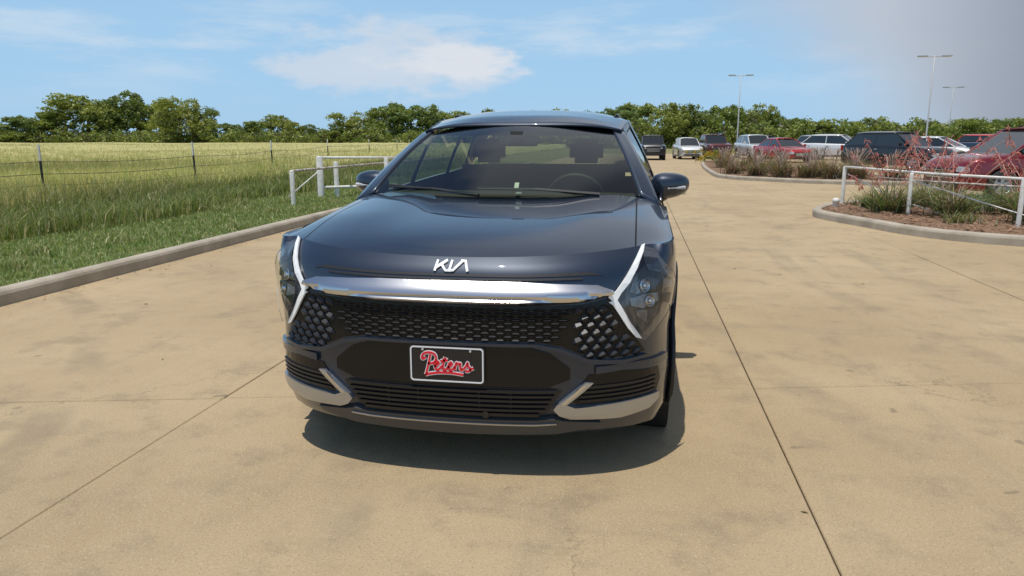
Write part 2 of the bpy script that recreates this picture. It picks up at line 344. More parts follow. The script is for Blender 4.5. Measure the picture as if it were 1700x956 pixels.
# ---------------------------------------------------------------- trees
M['leaf_a'] = leafy('broad_leaves', .48)
def leaf_mesh(name, centers, radii, per, size, cols):
    """clumps of small leaf faces scattered through a volume"""
    k = len(centers); c = np.repeat(np.array(centers), per, 0); r = np.repeat(np.array(radii), per)
    n = len(c); d = rng.normal(size=(n, 3)); d /= np.linalg.norm(d, axis=1)[:, None]
    P = c+d*(r*rng.random(n)**.45)[:, None]*np.array([1, 1, .75])
    a = rng.normal(size=(n, 3)); a /= np.linalg.norm(a, axis=1)[:, None]; b = np.cross(a, d+.01); b /= np.linalg.norm(b, axis=1)[:, None]
    s = (size*rng.uniform(.6, 1.3, n))[:, None]
    V = np.empty((n, 4, 3)); V[:, 0] = P-a*s; V[:, 1] = P+b*s*.6; V[:, 2] = P+a*s; V[:, 3] = P-b*s*.6
    me = bpy.data.meshes.new(name); me.vertices.add(n*4); me.vertices.foreach_set('co', V.ravel())
    me.loops.add(n*4); me.loops.foreach_set('vertex_index', np.arange(n*4, dtype=np.int32))
    me.polygons.add(n); me.polygons.foreach_set('loop_start', (np.arange(n)*4).astype(np.int32)); me.update(calc_edges=True); me.validate()
    ca = me.color_attributes.new('tint', 'FLOAT_COLOR', 'POINT')
    cc = np.repeat(np.array(cols)[rng.integers(0, len(cols), k)], per, 0)*rng.uniform(.7, 1.35, (n, 1))
    c4 = np.ones((n, 4, 4)); c4[:, :, :3] = cc[:, None, :]; ca.data.foreach_set('color', c4.ravel())
    me.materials.append(M['leaf_a']); return me
LC = [(.20, .26, .045), (.25, .30, .06), (.32, .36, .085), (.13, .18, .035)]  # leaf palettes, lightened in colour to imitate haze over distant trees
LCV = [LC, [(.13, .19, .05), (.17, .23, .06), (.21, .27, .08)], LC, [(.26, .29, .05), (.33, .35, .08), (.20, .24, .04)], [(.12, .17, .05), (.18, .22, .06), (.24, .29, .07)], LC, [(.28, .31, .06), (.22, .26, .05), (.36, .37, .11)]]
def crown_variant(i, spread=.5):
    """unit tree: height 1, crown about 1 wide"""
    cs, rs = [], []; nb = rng.integers(4, 7)
    lobes = [(rng.uniform(-.33, .33), rng.uniform(-.33, .33), rng.uniform(.34, .80), rng.uniform(.14, .30)) for _ in range(nb+3)]+[(0, 0, .5, .34), (0, 0, .3, .34)]
    for lx, ly, lz, lr in lobes:
        for _ in range(20):
            d = rng.normal(size=3); d /= np.linalg.norm(d); d[2] = abs(d[2])*.9-.25
            q = np.array([lx, ly, lz])+d*lr*rng.uniform(.7, 1.05); cs.append(q); rs.append(rng.uniform(.06, .10))
    for _ in range(34): cs.append([rng.uniform(-.45, .45), rng.uniform(-.45, .45), rng.uniform(.04, .42)]); rs.append(.10)
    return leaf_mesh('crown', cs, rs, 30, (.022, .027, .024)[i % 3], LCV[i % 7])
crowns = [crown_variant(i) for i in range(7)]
def trunk_mesh():
    bm = bmesh.new(); tube(bm, [(0, 0, -.01), (.01, .0, .2), (.02, .01, .45), (.0, .02, .7)], [.028, .022, .015, .006], 8)
    for k in range(6):
        a = k*1.1; z = .25+.07*k; tube(bm, [(.01, 0, z), (.14*math.cos(a), .14*math.sin(a), z+.12), (.26*math.cos(a), .26*math.sin(a), z+.2)], [.012, .008, .003], 5)
    me = bpy.data.meshes.new('trunk'); bm.to_mesh(me); bm.free(); me.materials.append(M['bark']); return me
trunks = [trunk_mesh()]
ORD = 'first second third fourth fifth sixth seventh eighth ninth tenth eleventh twelfth thirteenth fourteenth fifteenth sixteenth seventeenth eighteenth nineteenth twentieth'.split()
def tree(x, y, h, wd, label, group, i):
    t = empty('tree', (x, y, -.1), i*1.7, label, 'tree', group); t.scale = (wd, wd, h)
    link('crown', crowns[i % 7], None, t); link('trunk', trunks[0], None, t)
TL = [(-134.7, 142, 5.57, 10.84, 0, 0), (-132.0, 145, 6.92, 9.16, 0, 1), (-128.4, 148, 8.57, 9.27, 0, 2), (-122.1, 151, 12.32, 17.73, 0, 3), (-116.8, 154, 12.59, 15.11, 0, 4), (-110.7, 157, 12.04, 11.85, 0, 5), (-93.8, 143, 10.7, 12.47, 0, 6), (-91.0, 146, 8.99, 6.35, 0, 7), (-85.3, 149, 5.16, 6.82, 0, 8), (-80.7, 152, 6.11, 7.99, 0, 9), (-77.0, 155, 7.34, 9.2, 0, 10), (-72.3, 158, 4.91, 8.23, 0, 11), (-61.3, 144, 3.65, 6.12, 0, 12), (-56.9, 147, 7.45, 10.64, 0, 13), (-52.0, 150, 9.12, 10.77, 0, 14), (-47.0, 153, 9.59, 12.32, 0, 15), (-41.9, 156, 8.44, 8.93, 0, 16), (-32.8, 142, 7.47, 8.42, 0, 17), (-21.7, 114, 6.33, 6.49, 1, 0), (-17.6, 117, 6.23, 6.62, 1, 1), (-13.2, 120, 6.69, 6.73, 1, 2), (-8.5, 123, 6.59, 6.86, 1, 3), (-2.2, 126, 7.06, 7.51, 1, 4), (1.4, 129, 8.55, 8.77, 1, 5), (6.1, 115, 7.52, 7.79, 1, 6), (10.4, 118, 7.09, 7.69, 1, 7), (14.3, 121, 7.66, 7.05, 1, 8), (18.2, 124, 7.4, 7.73, 1, 9), (21.7, 127, 6.74, 5.98, 1, 10), (26.1, 130, 5.37, 8.33, 1, 11), (27.3, 116, 4.88, 6.42, 1, 12), (32.4, 119, 4.49, 7.56, 1, 13), (38.2, 122, 4.9, 7.17, 1, 14), (43.7, 125, 4.41, 7.56, 1, 15), (49.4, 128, 4.83, 6.89, 1, 16), (47.9, 114, 4.73, 7.06, 1, 17), (52.8, 117, 4.62, 7.2, 1, 18), (57.3, 120, 5.2, 6.73, 1, 19)]
for k, (x, y, h, wd, sd, i) in enumerate(TL):
    lab = ('leafy green tree across the pasture, %s from the left edge of the photo' if sd == 0 else 'leafy green tree behind the car park, %s counting right from the dark car roof') % ORD[i]
    tree(x, y, h, wd, lab, ('trees across the pasture', 'trees behind the car park')[sd], k)

# scrub mass along the foot of the tree lines
def scrub(name, x0, x1, yf, n, h, label, size=.26):
    cs = [(lerp(x0, x1, t), yf(lerp(x0, x1, t))+rng.uniform(-5, 3), rng.uniform(.2, h)*(.6+.4*math.sin(t*61)**2)) for t in rng.random(n)]
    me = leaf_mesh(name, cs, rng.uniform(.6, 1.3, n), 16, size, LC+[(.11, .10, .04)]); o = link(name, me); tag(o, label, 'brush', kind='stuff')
scrub('scrub', -150, -25, lambda x: 146, 2600, 2.9, 'low dark scrub massed along the foot of the tree line behind the pasture')
scrub('scrub', -20, 95, lambda x: 118, 2600, 4.2, 'green undergrowth massed at the foot of the trees behind the car park')

# ---------------------------------------------------------------- wire fence on the left
fence = empty('wire_fence', (-10.8, 10.3, 0), 0, 'wire fence with leaning white topped steel posts along the pasture', 'fence')
FP = [(-12.6, 4.5), (-10.9, 10.3), (-10.05, 14.2), (-11.2, 20.5), (-13.84, 31.3), (-15.06, 40.3), (-17.0, 51.5), (-19.3, 62)]
fo = Vector((-10.8, 10.3, 0)); tops = []
for x, y in FP:
    bm = bmesh.new(); z0 = terr(x, y)-.05; lx, ly = random.uniform(-.05, .05), random.uniform(-.04, .04)
    a = Vector((x, y, z0))-fo; b = a+Vector((lx, ly, 1.32))
    box(bm, (0, 0, .5), (.045, .006, 1.0)); box(bm, (0, .018, .5), (.008, .036, 1.0))
    for k in range(12): box(bm, (0, -.008, .1+k*.075), (.02, .012, .012))
    p = bmo('post', bm, M['green_steel'], fence); p.location = a; p.rotation_euler = (b-a).to_track_quat('Z', 'Y').to_euler()
    bm = bmesh.new(); box(bm, (0, 0, 1.16), (.046, .008, .32)); box(bm, (0, .018, 1.16), (.010, .036, .32))
    p2 = bmo('post_tip', bm, M['white'], p); tops.append((a, b))
for lv in (.30, .52, .74, .98):
    bm = bmesh.new(); pts = []
    for (a0, b0), (a1, b1) in zip(tops, tops[1:]):
        for k in range(6):
            t = k/6; q = lerp(a0.lerp(b0, lv/1.32), a1.lerp(b1, lv/1.32), t); q = q+Vector((0, -.012, -.05*math.sin(t*PI))); pts.append(q)
    tube(bm, pts, .0065, 5); bmo('wire', bm, M['wire'], fence)

# ---------------------------------------------------------------- pipe fences either side of the drive
def pipe(name, pts, r, parent, mt='white', n=12):
    bm = bmesh.new(); tube(bm, pts, r, n); return bmo(name, bm, M[mt], parent, True)
def capped_post(x, y, h, r, parent, z0=0):
    bm = bmesh.new(); lathe(bm, [(z0, r), (z0+h-.012, r), (z0+h, r*.9), (z0+h+.006, 0.001)], 18, 'Z', (x, y, 0)); return bmo('post', bm, M['white'], parent, True)
g = empty('pipe_fence', (-6.0, 11.1, 0), 0, 'low white pipe rail fence left of the drive with a stout corner post', 'fence')
c = lambda x, y, z: (x+6.0, y-11.1, z)
capped_post(0, 0, .80, .045, g); capped_post(-.33, 2.1, 1.03, .072, g); capped_post(-.05, 2.35, .9, .055, g)
pipe('rail', [c(-6.0, 11.1, .79), c(-5.82, 13.2, .80), c(-5.45, 17.5, .82), c(-5.2, 21, .84)], .026, g, 'rust')
pipe('rail', [c(-6.33, 13.2, 1.0), c(-5.6, 13.9, .985), c(-4.9, 14.6, .97)], .028, g)
pipe('rail', [c(-6.33, 13.2, .33), c(-5.55, 13.75, .33), c(-4.9, 14.3, .34)], .032, g)
pipe('brace', [c(-6.33, 13.2, .72), c(-6.95, 12.6, .06)], .014, g)
capped_post(.95, 2.95, .98, .05, g)
g = empty('pipe_fence', (4.93, 13.3, 0), 0, 'low white pipe rail fence on the planted island at the right', 'fence')
c = lambda x, y, z: (x-4.93, y-13.3, z)
R1 = [(4.93, 13.3, .86), (5.25, 12.2, .85), (5.75, 10.9, .83), (6.6, 9.5, .82), (8.2, 8.6, .82), (12, 8.2, .82)]
capped_post(0, 0, .86, .038, g)
pipe('rail', [c(*p) for p in R1[:4]], .023, g); pipe('rail', [c(*p) for p in R1[3:]], .027, g, 'rust')
pipe('rail', [c(x, y, .80-.10) for x, y, z in R1[1:4]], .016, g, 'rust')
capped_post(.62, -1.95,   .82, .036, g, .0); capped_post(1.62, -3.7,   .82, .036, g, 0.); capped_post(3.9, -4.85, .8, .04, g)
pipe('brace', [c(4.97, 13.2, .72), c(5.5, 11.9, .32), c(5.95, 10.8, .14)], .012, g); pipe('brace', [c(5.55, 11.35, .70), c(6.3, 10.2, .40), c(7.0, 9.3, .14)], .011, g)
bm = bmesh.new(); lathe(bm, [(0, .055), (.10, .055), (.11, .07), (.16, .07), (.19, .045), (.195, .001)], 14, 'Z'); o = bmo('pipe_stub', bm, M['white'], None, True)
o.location = (4.62, 12.55, .09); tag(o, 'short white capped pipe stub beside the left end post of the island rail', 'pipe')

# ---------------------------------------------------------------- plants
def strap_leaf(bm, base, az, L, w, arch, cl=None, col=None, up=1.1):
    pts = []
    for k in range(6):
        t = k/5; r = L*math.sin(t*arch)/arch*1.0; z = L*(math.sin(up)*t-.55*arch*t*t*.8)
        pts.append(Vector((base[0]+math.cos(az)*L*t*math.cos(up*(1-.45*t)), base[1]+math.sin(az)*L*t*math.cos(up*(1-.45*t)), base[2]+L*t*math.sin(up*(1-.6*t*arch)))))
    s = Vector((-math.sin(az), math.cos(az), 0)); prev = None
    for k, p in enumerate(pts):
        ww = w*(1-(k/5)**2*.9); cur = [bm.verts.new(p-s*ww), bm.verts.new(p+s*ww)]
        if cl is not None:
            for v in cur: v[cl] = (*col, 1)
        if prev: bm.faces.new((prev[0], prev[1], cur[1], cur[0]))
        prev = cur
M['leafc'] = leafy('strap_leaves', .25)
def rosette(name, n, L, w, cols, parent, arch=(.5, 1.1), spread=.10, ups=(.5, 1.4)):
    bm = bmesh.new(); cl = bm.verts.layers.float_color.new('tint')
    for k in range(n):
        az = random.uniform(0, 2*PI); col = [v*random.uniform(.7, 1.3) for v in random.choice(cols)]
        strap_leaf(bm, (spread*random.gauss(0, 1), spread*random.gauss(0, 1), 0), az, L*random.uniform(.6, 1.15), w*random.uniform(.7, 1.2), random.uniform(*arch), cl, col, random.uniform(*ups))
    return bmo(name, bm, M['leafc'], parent)
M['stalk'] = mat('pale_flower_stalk', (.62, .50, .42), .6, col2=(.45, .22, .16), scale=4)
M['coral'] = mat('coral_flowers', (.45, .07, .05), .6, col2=(.60, .22, .16), scale=30)
def yucca(x, y, s, ns, label, lean=0):
    t = empty('red_yucca', (x, y, .09), random.random()*6, label, 'plant', 'red yuccas on the near planted island')
    rosette('leaves', int(380*s), .82*s, .009, [(.20, .24, .09), (.14, .19, .06), (.28, .26, .14), (.30, .20, .13)], t, spread=.13)
    bm = bmesh.new(); fb = bmesh.new()
    for k in range(ns):
        az = 2*PI*k/ns+random.random(); L = random.uniform(1.0, 1.65)*s; out = random.uniform(.25, .75)
        P = [Vector((math.cos(az)*out*L*(q**1.5), math.sin(az)*out*L*(q**1.5), L*q*(1-.12*q*out))) for q in (0, .25, .5, .75, 1)]
        tube(bm, P, [.008, .007, .006, .005, .003], 5)
        for q in range(19):
            tt = random.uniform(.55, 1); i = min(3, int(tt*4)); p = P[i].lerp(P[i+1], tt*4-i); d = Vector((random.gauss(0, .03), random.gauss(0, .03), random.gauss(0, .02)-.01))
            tube(fb, [p, p+d, p+d*1.5+Vector((0, 0, -.03))], [.003, .007, .005], 5)
    bmo('flower_stalks', bm, M['stalk'], t, kind='stuff'); bmo('flowers', fb, M['coral'], t, kind='stuff')
yucca(5.35, 11.75, 1.0, 11, 'broad red yucca clump behind the left end of the island rail')
yucca(6.15, 11.0, .92, 8, 'red yucca with coral flower stalks, second from the island tip')
yucca(7.1, 10.3, 1.0, 9, 'red yucca with coral flowers toward the right edge of the photo', )
yucca(7.55, 11.9, 1.05, 9, 'red yucca standing closest to the parked red car', )
yucca(6.35, 12.9, .95, 8, 'red yucca at the back of the island in front of the black parked car')
yucca(8.9, 10.6, 1.05, 10, 'red yucca farthest right on the island beyond the second rail post')
yucca(8.6, 12.9, 1.0, 10, 'red yucca at the back right of the island beside the deep red car front wheel')
yucca(6.9, 13.6, .9, 9, 'red yucca between the back kerb and the deep red car bonnet')
yucca(5.35, 12.95, .6, 5, 'small red yucca at the back corner beside the end post')
def ograss(name, x, y, h, n, cols, label, group, z=.1, plume=0):
    t = empty(name, (x, y, z), random.random()*6, label, 'plant', group)
    rosette('foliage', n, h, .006*(1+y/30), cols, t, spread=.16, ups=(.85, 1.45))
    if plume:
        bm = bmesh.new()
        for k in range(plume):
            a = random.uniform(0, 2*PI); o = random.uniform(.1, .45); L = h*random.uniform(.8, 1.15)
            P = [Vector((math.cos(a)*o*L*q**2, math.sin(a)*o*L*q**2, L*q)) for q in (.0, .45, .8, .9, 1.)]
            tube(bm, P, [.003, .003, .004, .014, .003], 5)
        bmo('plumes', bm, M['plume'], t, kind='stuff')
M['plume'] = mat('seed_plumes', (.36, .24, .20), .9, col2=(.50, .40, .30), scale=8)
GG = [(.16, .17, .06), (.10, .13, .04), (.24, .19, .09)]
ograss('feather_grass', 6.9, 12.0, .55, 420, [(.17, .24, .10), (.25, .30, .16)], 'fine pale green feather grass between the yuccas', None)
ograss('feather_grass', 5.9, 9.9, .28, 160, [(.16, .17, .06), (.24, .2, .1)], 'small tuft of grass near the front kerb of the island', None)
pl = [(4.35, 26.5, .8), (5.0, 25.0, .9), (5.75, 24.3, .95), (6.5, 24.0, .95), (7.2, 23.4, 1.0), (8.0, 23.6, 1.0), (8.9, 23.0, .95), (6.1, 26.5, 1.0), (7.4, 26.0, 1.05), (5.0, 29., .95), (6.6, 30, 1.), (4.7, 33, .9), (6.3, 35, .9), (5.3, 38.5, .9), (8.6, 26, 1.), (8.2, 25, 1.), (6.9, 24.9, 1.), (5.6, 27.5, 1.)]
for k, (x, y, h) in enumerate(pl):
    ograss('fountain_grass', x, y, h*.92, 210, [(.20, .15, .08), (.28, .20, .12), (.14, .14, .06), (.22, .10, .09)], 'plumed fountain grass clump on the farther island, %s counting from the lowest in view' % ORD[k], 'fountain grass on the farther island', plume=26)
M['yel'] = mat('yellow_blossom', (.62, .40, .02), .7, col2=(.35, .32, .05), scale=20)
t = empty('yellow_shrub', (4.95, 41.5, .1), 0, 'low shrub covered in yellow blossom at the far tip of the second island', 'plant')
me = leaf_mesh('foliage', [(rng.normal()*.7, rng.normal()*.5, rng.uniform(.1, .65)) for _ in range(60)], rng.uniform(.1, .22, 60), 22, .05, [(.20, .22, .03), (.55, .38, .03), (.5, .33, .02)]); link('foliage', me, None, t)

# ---------------------------------------------------------------- light poles
def pole(x, y, h, label):
    t = empty('light_pole', (x, y, 0), 0, label, 'lamp post', 'tall twin headed car park light poles')
    bm = bmesh.new(); lathe(bm, [(0, .28), (.7, .28), (.75, .22)], 20, 'Z'); bmesh.ops.holes_fill(bm, edges=bm.edges[:]); bmo('base', bm, M['kerb'], t)
    bm = bmesh.new(); lathe(bm, [(.7, .085), (h, .045), (h+.02, .001)], 12, 'Z'); bmo('pole', bm, M['galv'], t, True)
    bm = bmesh.new(); tube(bm, [(-.75, 0, h-.1), (.75, 0, h-.1)], .04, 8); bmo('arm', bm, M['galv'], t)
    for s in (-1, 1):
        bm = bmesh.new(); box(bm, (s*1.05, 0, h-.05), (.85, .45, .12)); o = bmo('lamp_head', bm, M['galv'], t, bevel=.03)
        bm = bmesh.new(); box(bm, (s*1.08, 0, h-.12), (.6, .34, .02)); bmo('lamp_lens', bm, M['white'], o)
pole(27.8, 74.4, 9, 'nearest and tallest looking light pole, right of centre over the parked cars')
pole(47.1, 120.7, 9, 'small far light pole just right of the tallest one')
pole(12.9, 93.5, 9, 'light pole standing behind the white parked car')

# ---------------------------------------------------------------- parked cars
M['tyre'] = mat('tyre_rubber', (.018, .018, .019), .75, col2=(.035, .033, .03), scale=14)
M['rim'] = mat('alloy_rim', (.55, .56, .58), .3, metal=.9)
M['dglass'] = mat('dark_car_glass', (.012, .016, .018), .06, coat=.6, spec=.8)
M['lens'] = mat('headlamp_lens', (.70, .72, .74), .12, coat=.8, col2=(.35, .36, .38), scale=12)
M['tail'] = mat('tail_lamp_red', (.45, .015, .012), .15, coat=.8)
M['trim'] = mat('black_trim', (.018, .018, .019), .45)
M['chrome'] = mat('chrome', (.75, .75, .76), .12, metal=1.)
wheel_cache = {}
def wheel_meshes(r, w):
    k = (r, w)
    if k not in wheel_cache:
        bm = bmesh.new(); lathe(bm, [(-w/2, r*.62), (-w/2, r*.93), (-w/2+.03, r), (w/2-.03, r), (w/2, r*.93), (w/2, r*.62)], 28, 'X')
        a = bpy.data.meshes.new('tyre'); bm.to_mesh(a); bm.free(); a.materials.append(M['tyre'])
        a.polygons.foreach_set('use_smooth', [True]*len(a.polygons))
        bm = bmesh.new(); lathe(bm, [(w/2-.01, r*.64), (w/2-.03, r*.60), (w/2-.09, r*.58), (w/2-.09, .02)], 28, 'X')
        for q in range(5):
            t = 2*PI*q/5
            vs = box(bm, (w/2-.04, 0, r*.33), (.03, .075, r*.56)); bmesh.ops.rotate(bm, verts=vs, cent=(0, 0, 0), matrix=Matrix.Rotation(t, 3, 'X'))
        lathe(bm, [(w/2-.02, .001), (w/2-.02, .06), (w/2-.05, .07)], 14, 'X')
        b = bpy.data.meshes.new('rim'); bm.to_mesh(b); bm.free(); b.materials.append(M['rim']); wheel_cache[k] = (a, b)
    return wheel_cache[k]
def add_wheel(parent, x, y, r, w):
    a, b = wheel_meshes(r, w); t = link('wheel', a, None, parent); t.location = (x, y, r); t.rotation_euler = (0, 0, 0 if x > 0 else PI)
    link('rim', b, None, t)
# stations: (y, half width, z low, z belt) front at y = 0;  cabin: (y windscreen base, y top front, y top rear, y rear base, z roof, half width top)
KINDS = {
 'suv': dict(L=4.7, st=[(0, .62, .34, .70), (.10, .80, .26, .86), (.35, .90, .22, .97), (1.15, .93, .22, 1.05), (2.2, .935, .22, 1.08), (3.6, .93, .22, 1.12), (4.45, .88, .26, 1.12), (4.66, .76, .36, 1.05)], cab=(1.15, 1.95, 3.9, 4.5, 1.68, .66), r=.36, ax=(.92, 3.68)),
 'sedan': dict(L=4.7, st=[(0, .60, .34, .62), (.12, .80, .24, .72), (.45, .88, .20, .80), (1.25, .91, .20, .92), (2.2, .92, .20, .94), (3.6, .91, .20, .97), (4.5, .84, .26, .98), (4.72, .72, .36, .90)], cab=(1.25, 2.15, 3.35, 4.15, 1.45, .60), r=.33, ax=(.90, 3.70)),
 'pickup': dict(L=5.6, st=[(0, .84, .42, 1.02), (.08, .95, .36, 1.12), (.35, .99, .34, 1.17), (1.3, 1.0, .34, 1.22), (2.3, 1.0, .34, 1.24), (3.7, 1.0, .34, 1.24), (3.75, 1.0, .34, 1.30), (5.5, .99, .38, 1.30), (5.6, .96, .45, 1.28)], cab=(1.3, 1.95, 3.3, 3.7, 1.90, .78), r=.40, ax=(.98, 4.45)),
}
def parked(kind, x, y, rz, col, label, metal=.3, detail=2, scale=1.):
    D = KINDS[kind]; c0 = KINDS[kind]['L']/2
    nm = {'suv': 'parked_suv', 'sedan': 'parked_car', 'pickup': 'pickup_truck'}[kind]
    t = empty(nm, (x, y, 0), rz, label, {'suv': 'car', 'sedan': 'car', 'pickup': 'pickup truck'}[kind], 'cars parked in the lot'); t.scale = (scale,)*3
    pm = mat('car_paint', col, .3, metal=metal, coat=1.)
    st = D['st']; zc = lambda yy: itp(yy, [s[0] for s in st], [s[3] for s in st]); wc = lambda yy: itp(yy, [s[0] for s in st], [s[1] for s in st])
    ys = sorted(set([s[0] for s in st]+[a+d for a in D['ax'] for d in np.linspace(-.46, .46, 13)]+list(np.linspace(.5, D['L']-.4, 14))))
    V = []; n = 13
    for yy in ys:
        w0, zl, zh = wc(yy), itp(yy, [s[0] for s in st], [s[2] for s in st]), zc(yy); zb = zl
        for a in D['ax']:
            q = (D['r']+.06)**2-(yy-a)**2
            if q > 0: zb = max(zb, D['r']+math.sqrt(q))
        prof = [(0, zl), (w0*.78, zl), (w0*.80, max(zb-.0, zl)), (w0*.985, zb), (w0, max(zb+.04, lerp(zl, zh, .35))), (w0*1.0, max(zb+.05, lerp(zl, zh, .62))), (w0*.985, max(zb+.06, zh-.12)), (w0*.95, max(zb+.065, zh-.03)), (w0*.90, max(zb+.07, zh)), (w0*.7, zh+.02), (w0*.5, zh+.03), (w0*.25, zh+.035), (0, zh+.037)]
        V += [(px, yy-c0, pz) for px, pz in prof]
    N = len(ys); V += [(-a, b, c) for a, b, c in V]; F = []
    for i in range(N-1):
        for k in range(n-1):
            a, b, c2, d = i*n+k, i*n+k+1, (i+1)*n+k+1, (i+1)*n+k
            F.append((a, d, c2, b)); F.append((a+N*n, b+N*n, c2+N*n, d+N*n))
    for i in (0, N-1):
        r0 = [i*n+k for k in range(n)]; r1 = [i*n+k+N*n for k in range(n)][::-1]; F.append(tuple(r0+r1[:]) if i else tuple((r0+r1)[::-1]))
    b = mesh('body', V, F, pm, t, True); md = b.modifiers.new('e', 'EDGE_SPLIT'); md.split_angle = R(38)
    y0, y1, y2, y3, zr, wt2 = D['cab']; wb = lambda yy: wc(yy)*.90
    def P(yy, w_, z, s): return (s*w_, yy-c0, z)
    B = {s: [P(y0, wb(y0)*.93, zc(y0), s), P(y1, wt2, zr-.07, s), P(y2, wt2, zr-.07, s), P(y3, wb(y3)*.93, zc(y3), s)] for s in (1, -1)}
    def quad(name, q, mt, inset=0): 
        c_ = sum((Vector(p) for p in q), Vector())/len(q); q = [Vector(p).lerp(c_, inset) for p in q]
        o = mesh(name, q, [tuple(range(len(q)))], mt, t); md = o.modifiers.new('s', 'SOLIDIFY'); md.thickness = .02; md.offset = 0
    quad('windshield', [B[-1][0], B[1][0], B[1][1], B[-1][1]], M['dglass'], .0)
    quad('rear_window', [B[1][3], B[-1][3], B[-1][2], B[1][2]], M['dglass'], .0)
    for s in (1, -1):
        ym = lerp(y1, y2, .48); bm_ = lambda yy: Vector(P(yy, wb(yy)*.955, zc(yy), s)); tp = lambda yy: Vector(P(yy, wt2, zr-.07, s))
        ya = lerp(y0, y1, .25)
        f = [bm_(y0+.12), bm_(ym-.03), tp(ym-.03), tp(y1+.03)]; r_ = [bm_(ym+.03), bm_(y3-.10), tp(y2-.03), tp(ym+.03)]
        quad('side_window', f if s < 0 else f[::-1], M['dglass']); quad('side_window', r_ if s < 0 else r_[::-1], M['dglass'])
        for a_, b_ in ((Vector(B[s][0]), Vector(B[s][1])), (bm_(ym), tp(ym)), (Vector(B[s][3]), Vector(B[s][2]))):
            bm = bmesh.new(); tube(bm, [a_, b_], .035, 6); bmo('pillar', bm, pm, t)
    rf = []
    for j, yy in enumerate(np.linspace(y1-.03, y2+.05, 7)):
        for i, u in enumerate(np.linspace(-1, 1, 9)): rf.append((u*(wt2+.03), yy-c0, zr-.08+.08*(1-abs(u)**3)*(1-(2*j/6-1)**4*.5)))
    o = mesh('roof', rf, [(j*9+i, j*9+i+1, (j+1)*9+i+1, (j+1)*9+i) for j in range(6) for i in range(8)], pm, t, True); md = o.modifiers.new('s', 'SOLIDIFY'); md.thickness = .04; md.offset = 1
    if kind == 'pickup':
        bm = bmesh.new(); box(bm, (0, 4.65-c0, 1.335), (1.78, 1.6, .02)); bmo('cargo_bed', bm, M['trim'], t)
    for a in D['ax']:
        for s in (1, -1): add_wheel(t, s*(wc(a)-.13), a-c0, D['r'], .24)
    h0 = zc(.1)
    bm = bmesh.new(); box(bm, (0, -c0-.01, h0*.70), (1.05, .06, h0*.30)); g_ = bmo('grille', bm, M['trim'], t, bevel=.02)
    bm = bmesh.new()
    for k in range(4): box(bm, (0, -c0-.045, h0*(.60+k*.065)), (.98, .02, .022))
    bmo('grille_bars', bm, M['chrome'] if detail > 1 else M['trim'], g_)
    bm = bmesh.new(); box(bm, (0, -c0-.02, h0*.42), (1.3, .08, h0*.12)); bmo('bumper', bm, M['trim'], t, bevel=.02)
    for s in (1, -1):
        bm = bmesh.new(); box(bm, (s*.69, -c0+.06, h0*.82), (.30, .10, .15), Matrix.Rotation(s*.35, 3, 'Z')); bmo('headlight', bm, M['lens'], t, bevel=.03)
        bm = bmesh.new(); box(bm, (s*.78, D['L']-c0-.09, zc(4.4)*.86), (.14, .10, .28)); bmo('tail_light', bm, M['tail'], t, bevel=.03)
        for yy in (y0+.12, lerp(y1, y2, .48), y3-.35):
            bm = bmesh.new(); tube(bm, [(s*(wc(yy)+.001), yy-c0, z) for z in np.linspace(.40, zc(yy)-.14, 5)], .005, 4); bmo('door_gap', bm, M['trim'], t)
        for yy in (lerp(y1, y2, .48)-.16, y3-.55):
            bm = bmesh.new(); box(bm, (s*(wc(yy)+.012), yy-c0, zc(yy)-.17), (.03, .17, .03)); bmo('door_handle', bm, M['chrome'] if detail > 1 else pm, t, bevel=.008)
        bm = bmesh.new(); box(bm, (s*(wc(2.3)-.005), 2.3-c0, D['r']-.07), (.03, 1.7, .10)); bmo('sill_trim', bm, M['trim'], t)
        bm = bmesh.new(); box(bm, (s*(wc(1.6)+.09), y0+.35-c0, zc(1.6)+.09), (.20, .12, .15)); bmo('mirror', bm, pm, t, bevel=.04)
    bm = bmesh.new(); box(bm, (0, D['L']-c0+.01, .62), (.32, .02, .16)); bmo('number_plate', bm, M['white'], t)
    return t
BLK, WHT, RED, DRED, GRY, SIL, NAV = (.012, .013, .015), (.72, .72, .70), (.42, .02, .02), (.14, .012, .014), (.10, .105, .11), (.42, .43, .44), (.02, .035, .07)
parked('suv', 10.3, 17.3, R(-76), (.20, .010, .014), 'deep red parked car nearest the right edge, behind the island yuccas')
parked('suv', 12.6, 34.5, R(38), BLK, 'black parked car with bright barred grille behind the white island rail', scale=1.02)
parked('suv', 14.1, 51, R(60), WHT, 'white parked car just left of the black one with the barred grille')
parked('sedan', 17.5, 43, R(50), WHT, 'white parked car half hidden behind the black and the deep red ones', scale=1.05)
parked('sedan', 9.7, 46, R(18), RED, 'bright red parked car behind the farther island', )
parked('suv', 9.1, 53.5, R(10), WHT, 'white parked car directly below the middle light pole', scale=1.0)
parked('pickup', 6.2, 54.5, R(8), (.12, .03, .03), 'dark maroon pickup between the white cars', scale=.9)
parked('suv', 4.3, 52.5, R(6), WHT, 'small looking white parked car left of the maroon pickup', scale=.88)
parked('pickup', 1.75, 50.6, R(2), BLK, 'black pickup facing the camera beside the big dark car’s right mirror'.replace('’', "'"), scale=.86)
parked('suv', 20.5, 58, R(55), GRY, 'grey parked car farther back among the row, partly hidden')
parked('suv', 15.5, 62, R(30), SIL, 'silver parked car far back behind the white ones')
parked('suv', 24, 52, R(60), RED, 'red parked car far back near the tallest light pole')
parked('pickup', 21.5, 44, R(58), NAV, 'navy pickup parked behind the deep red car', scale=.95)
parked('suv', 11.8, 66, R(0), BLK, 'black parked car in the far row behind the white one')
parked('sedan', 7.6, 66, R(0), SIL, 'silver parked saloon in the far row behind the maroon pickup')

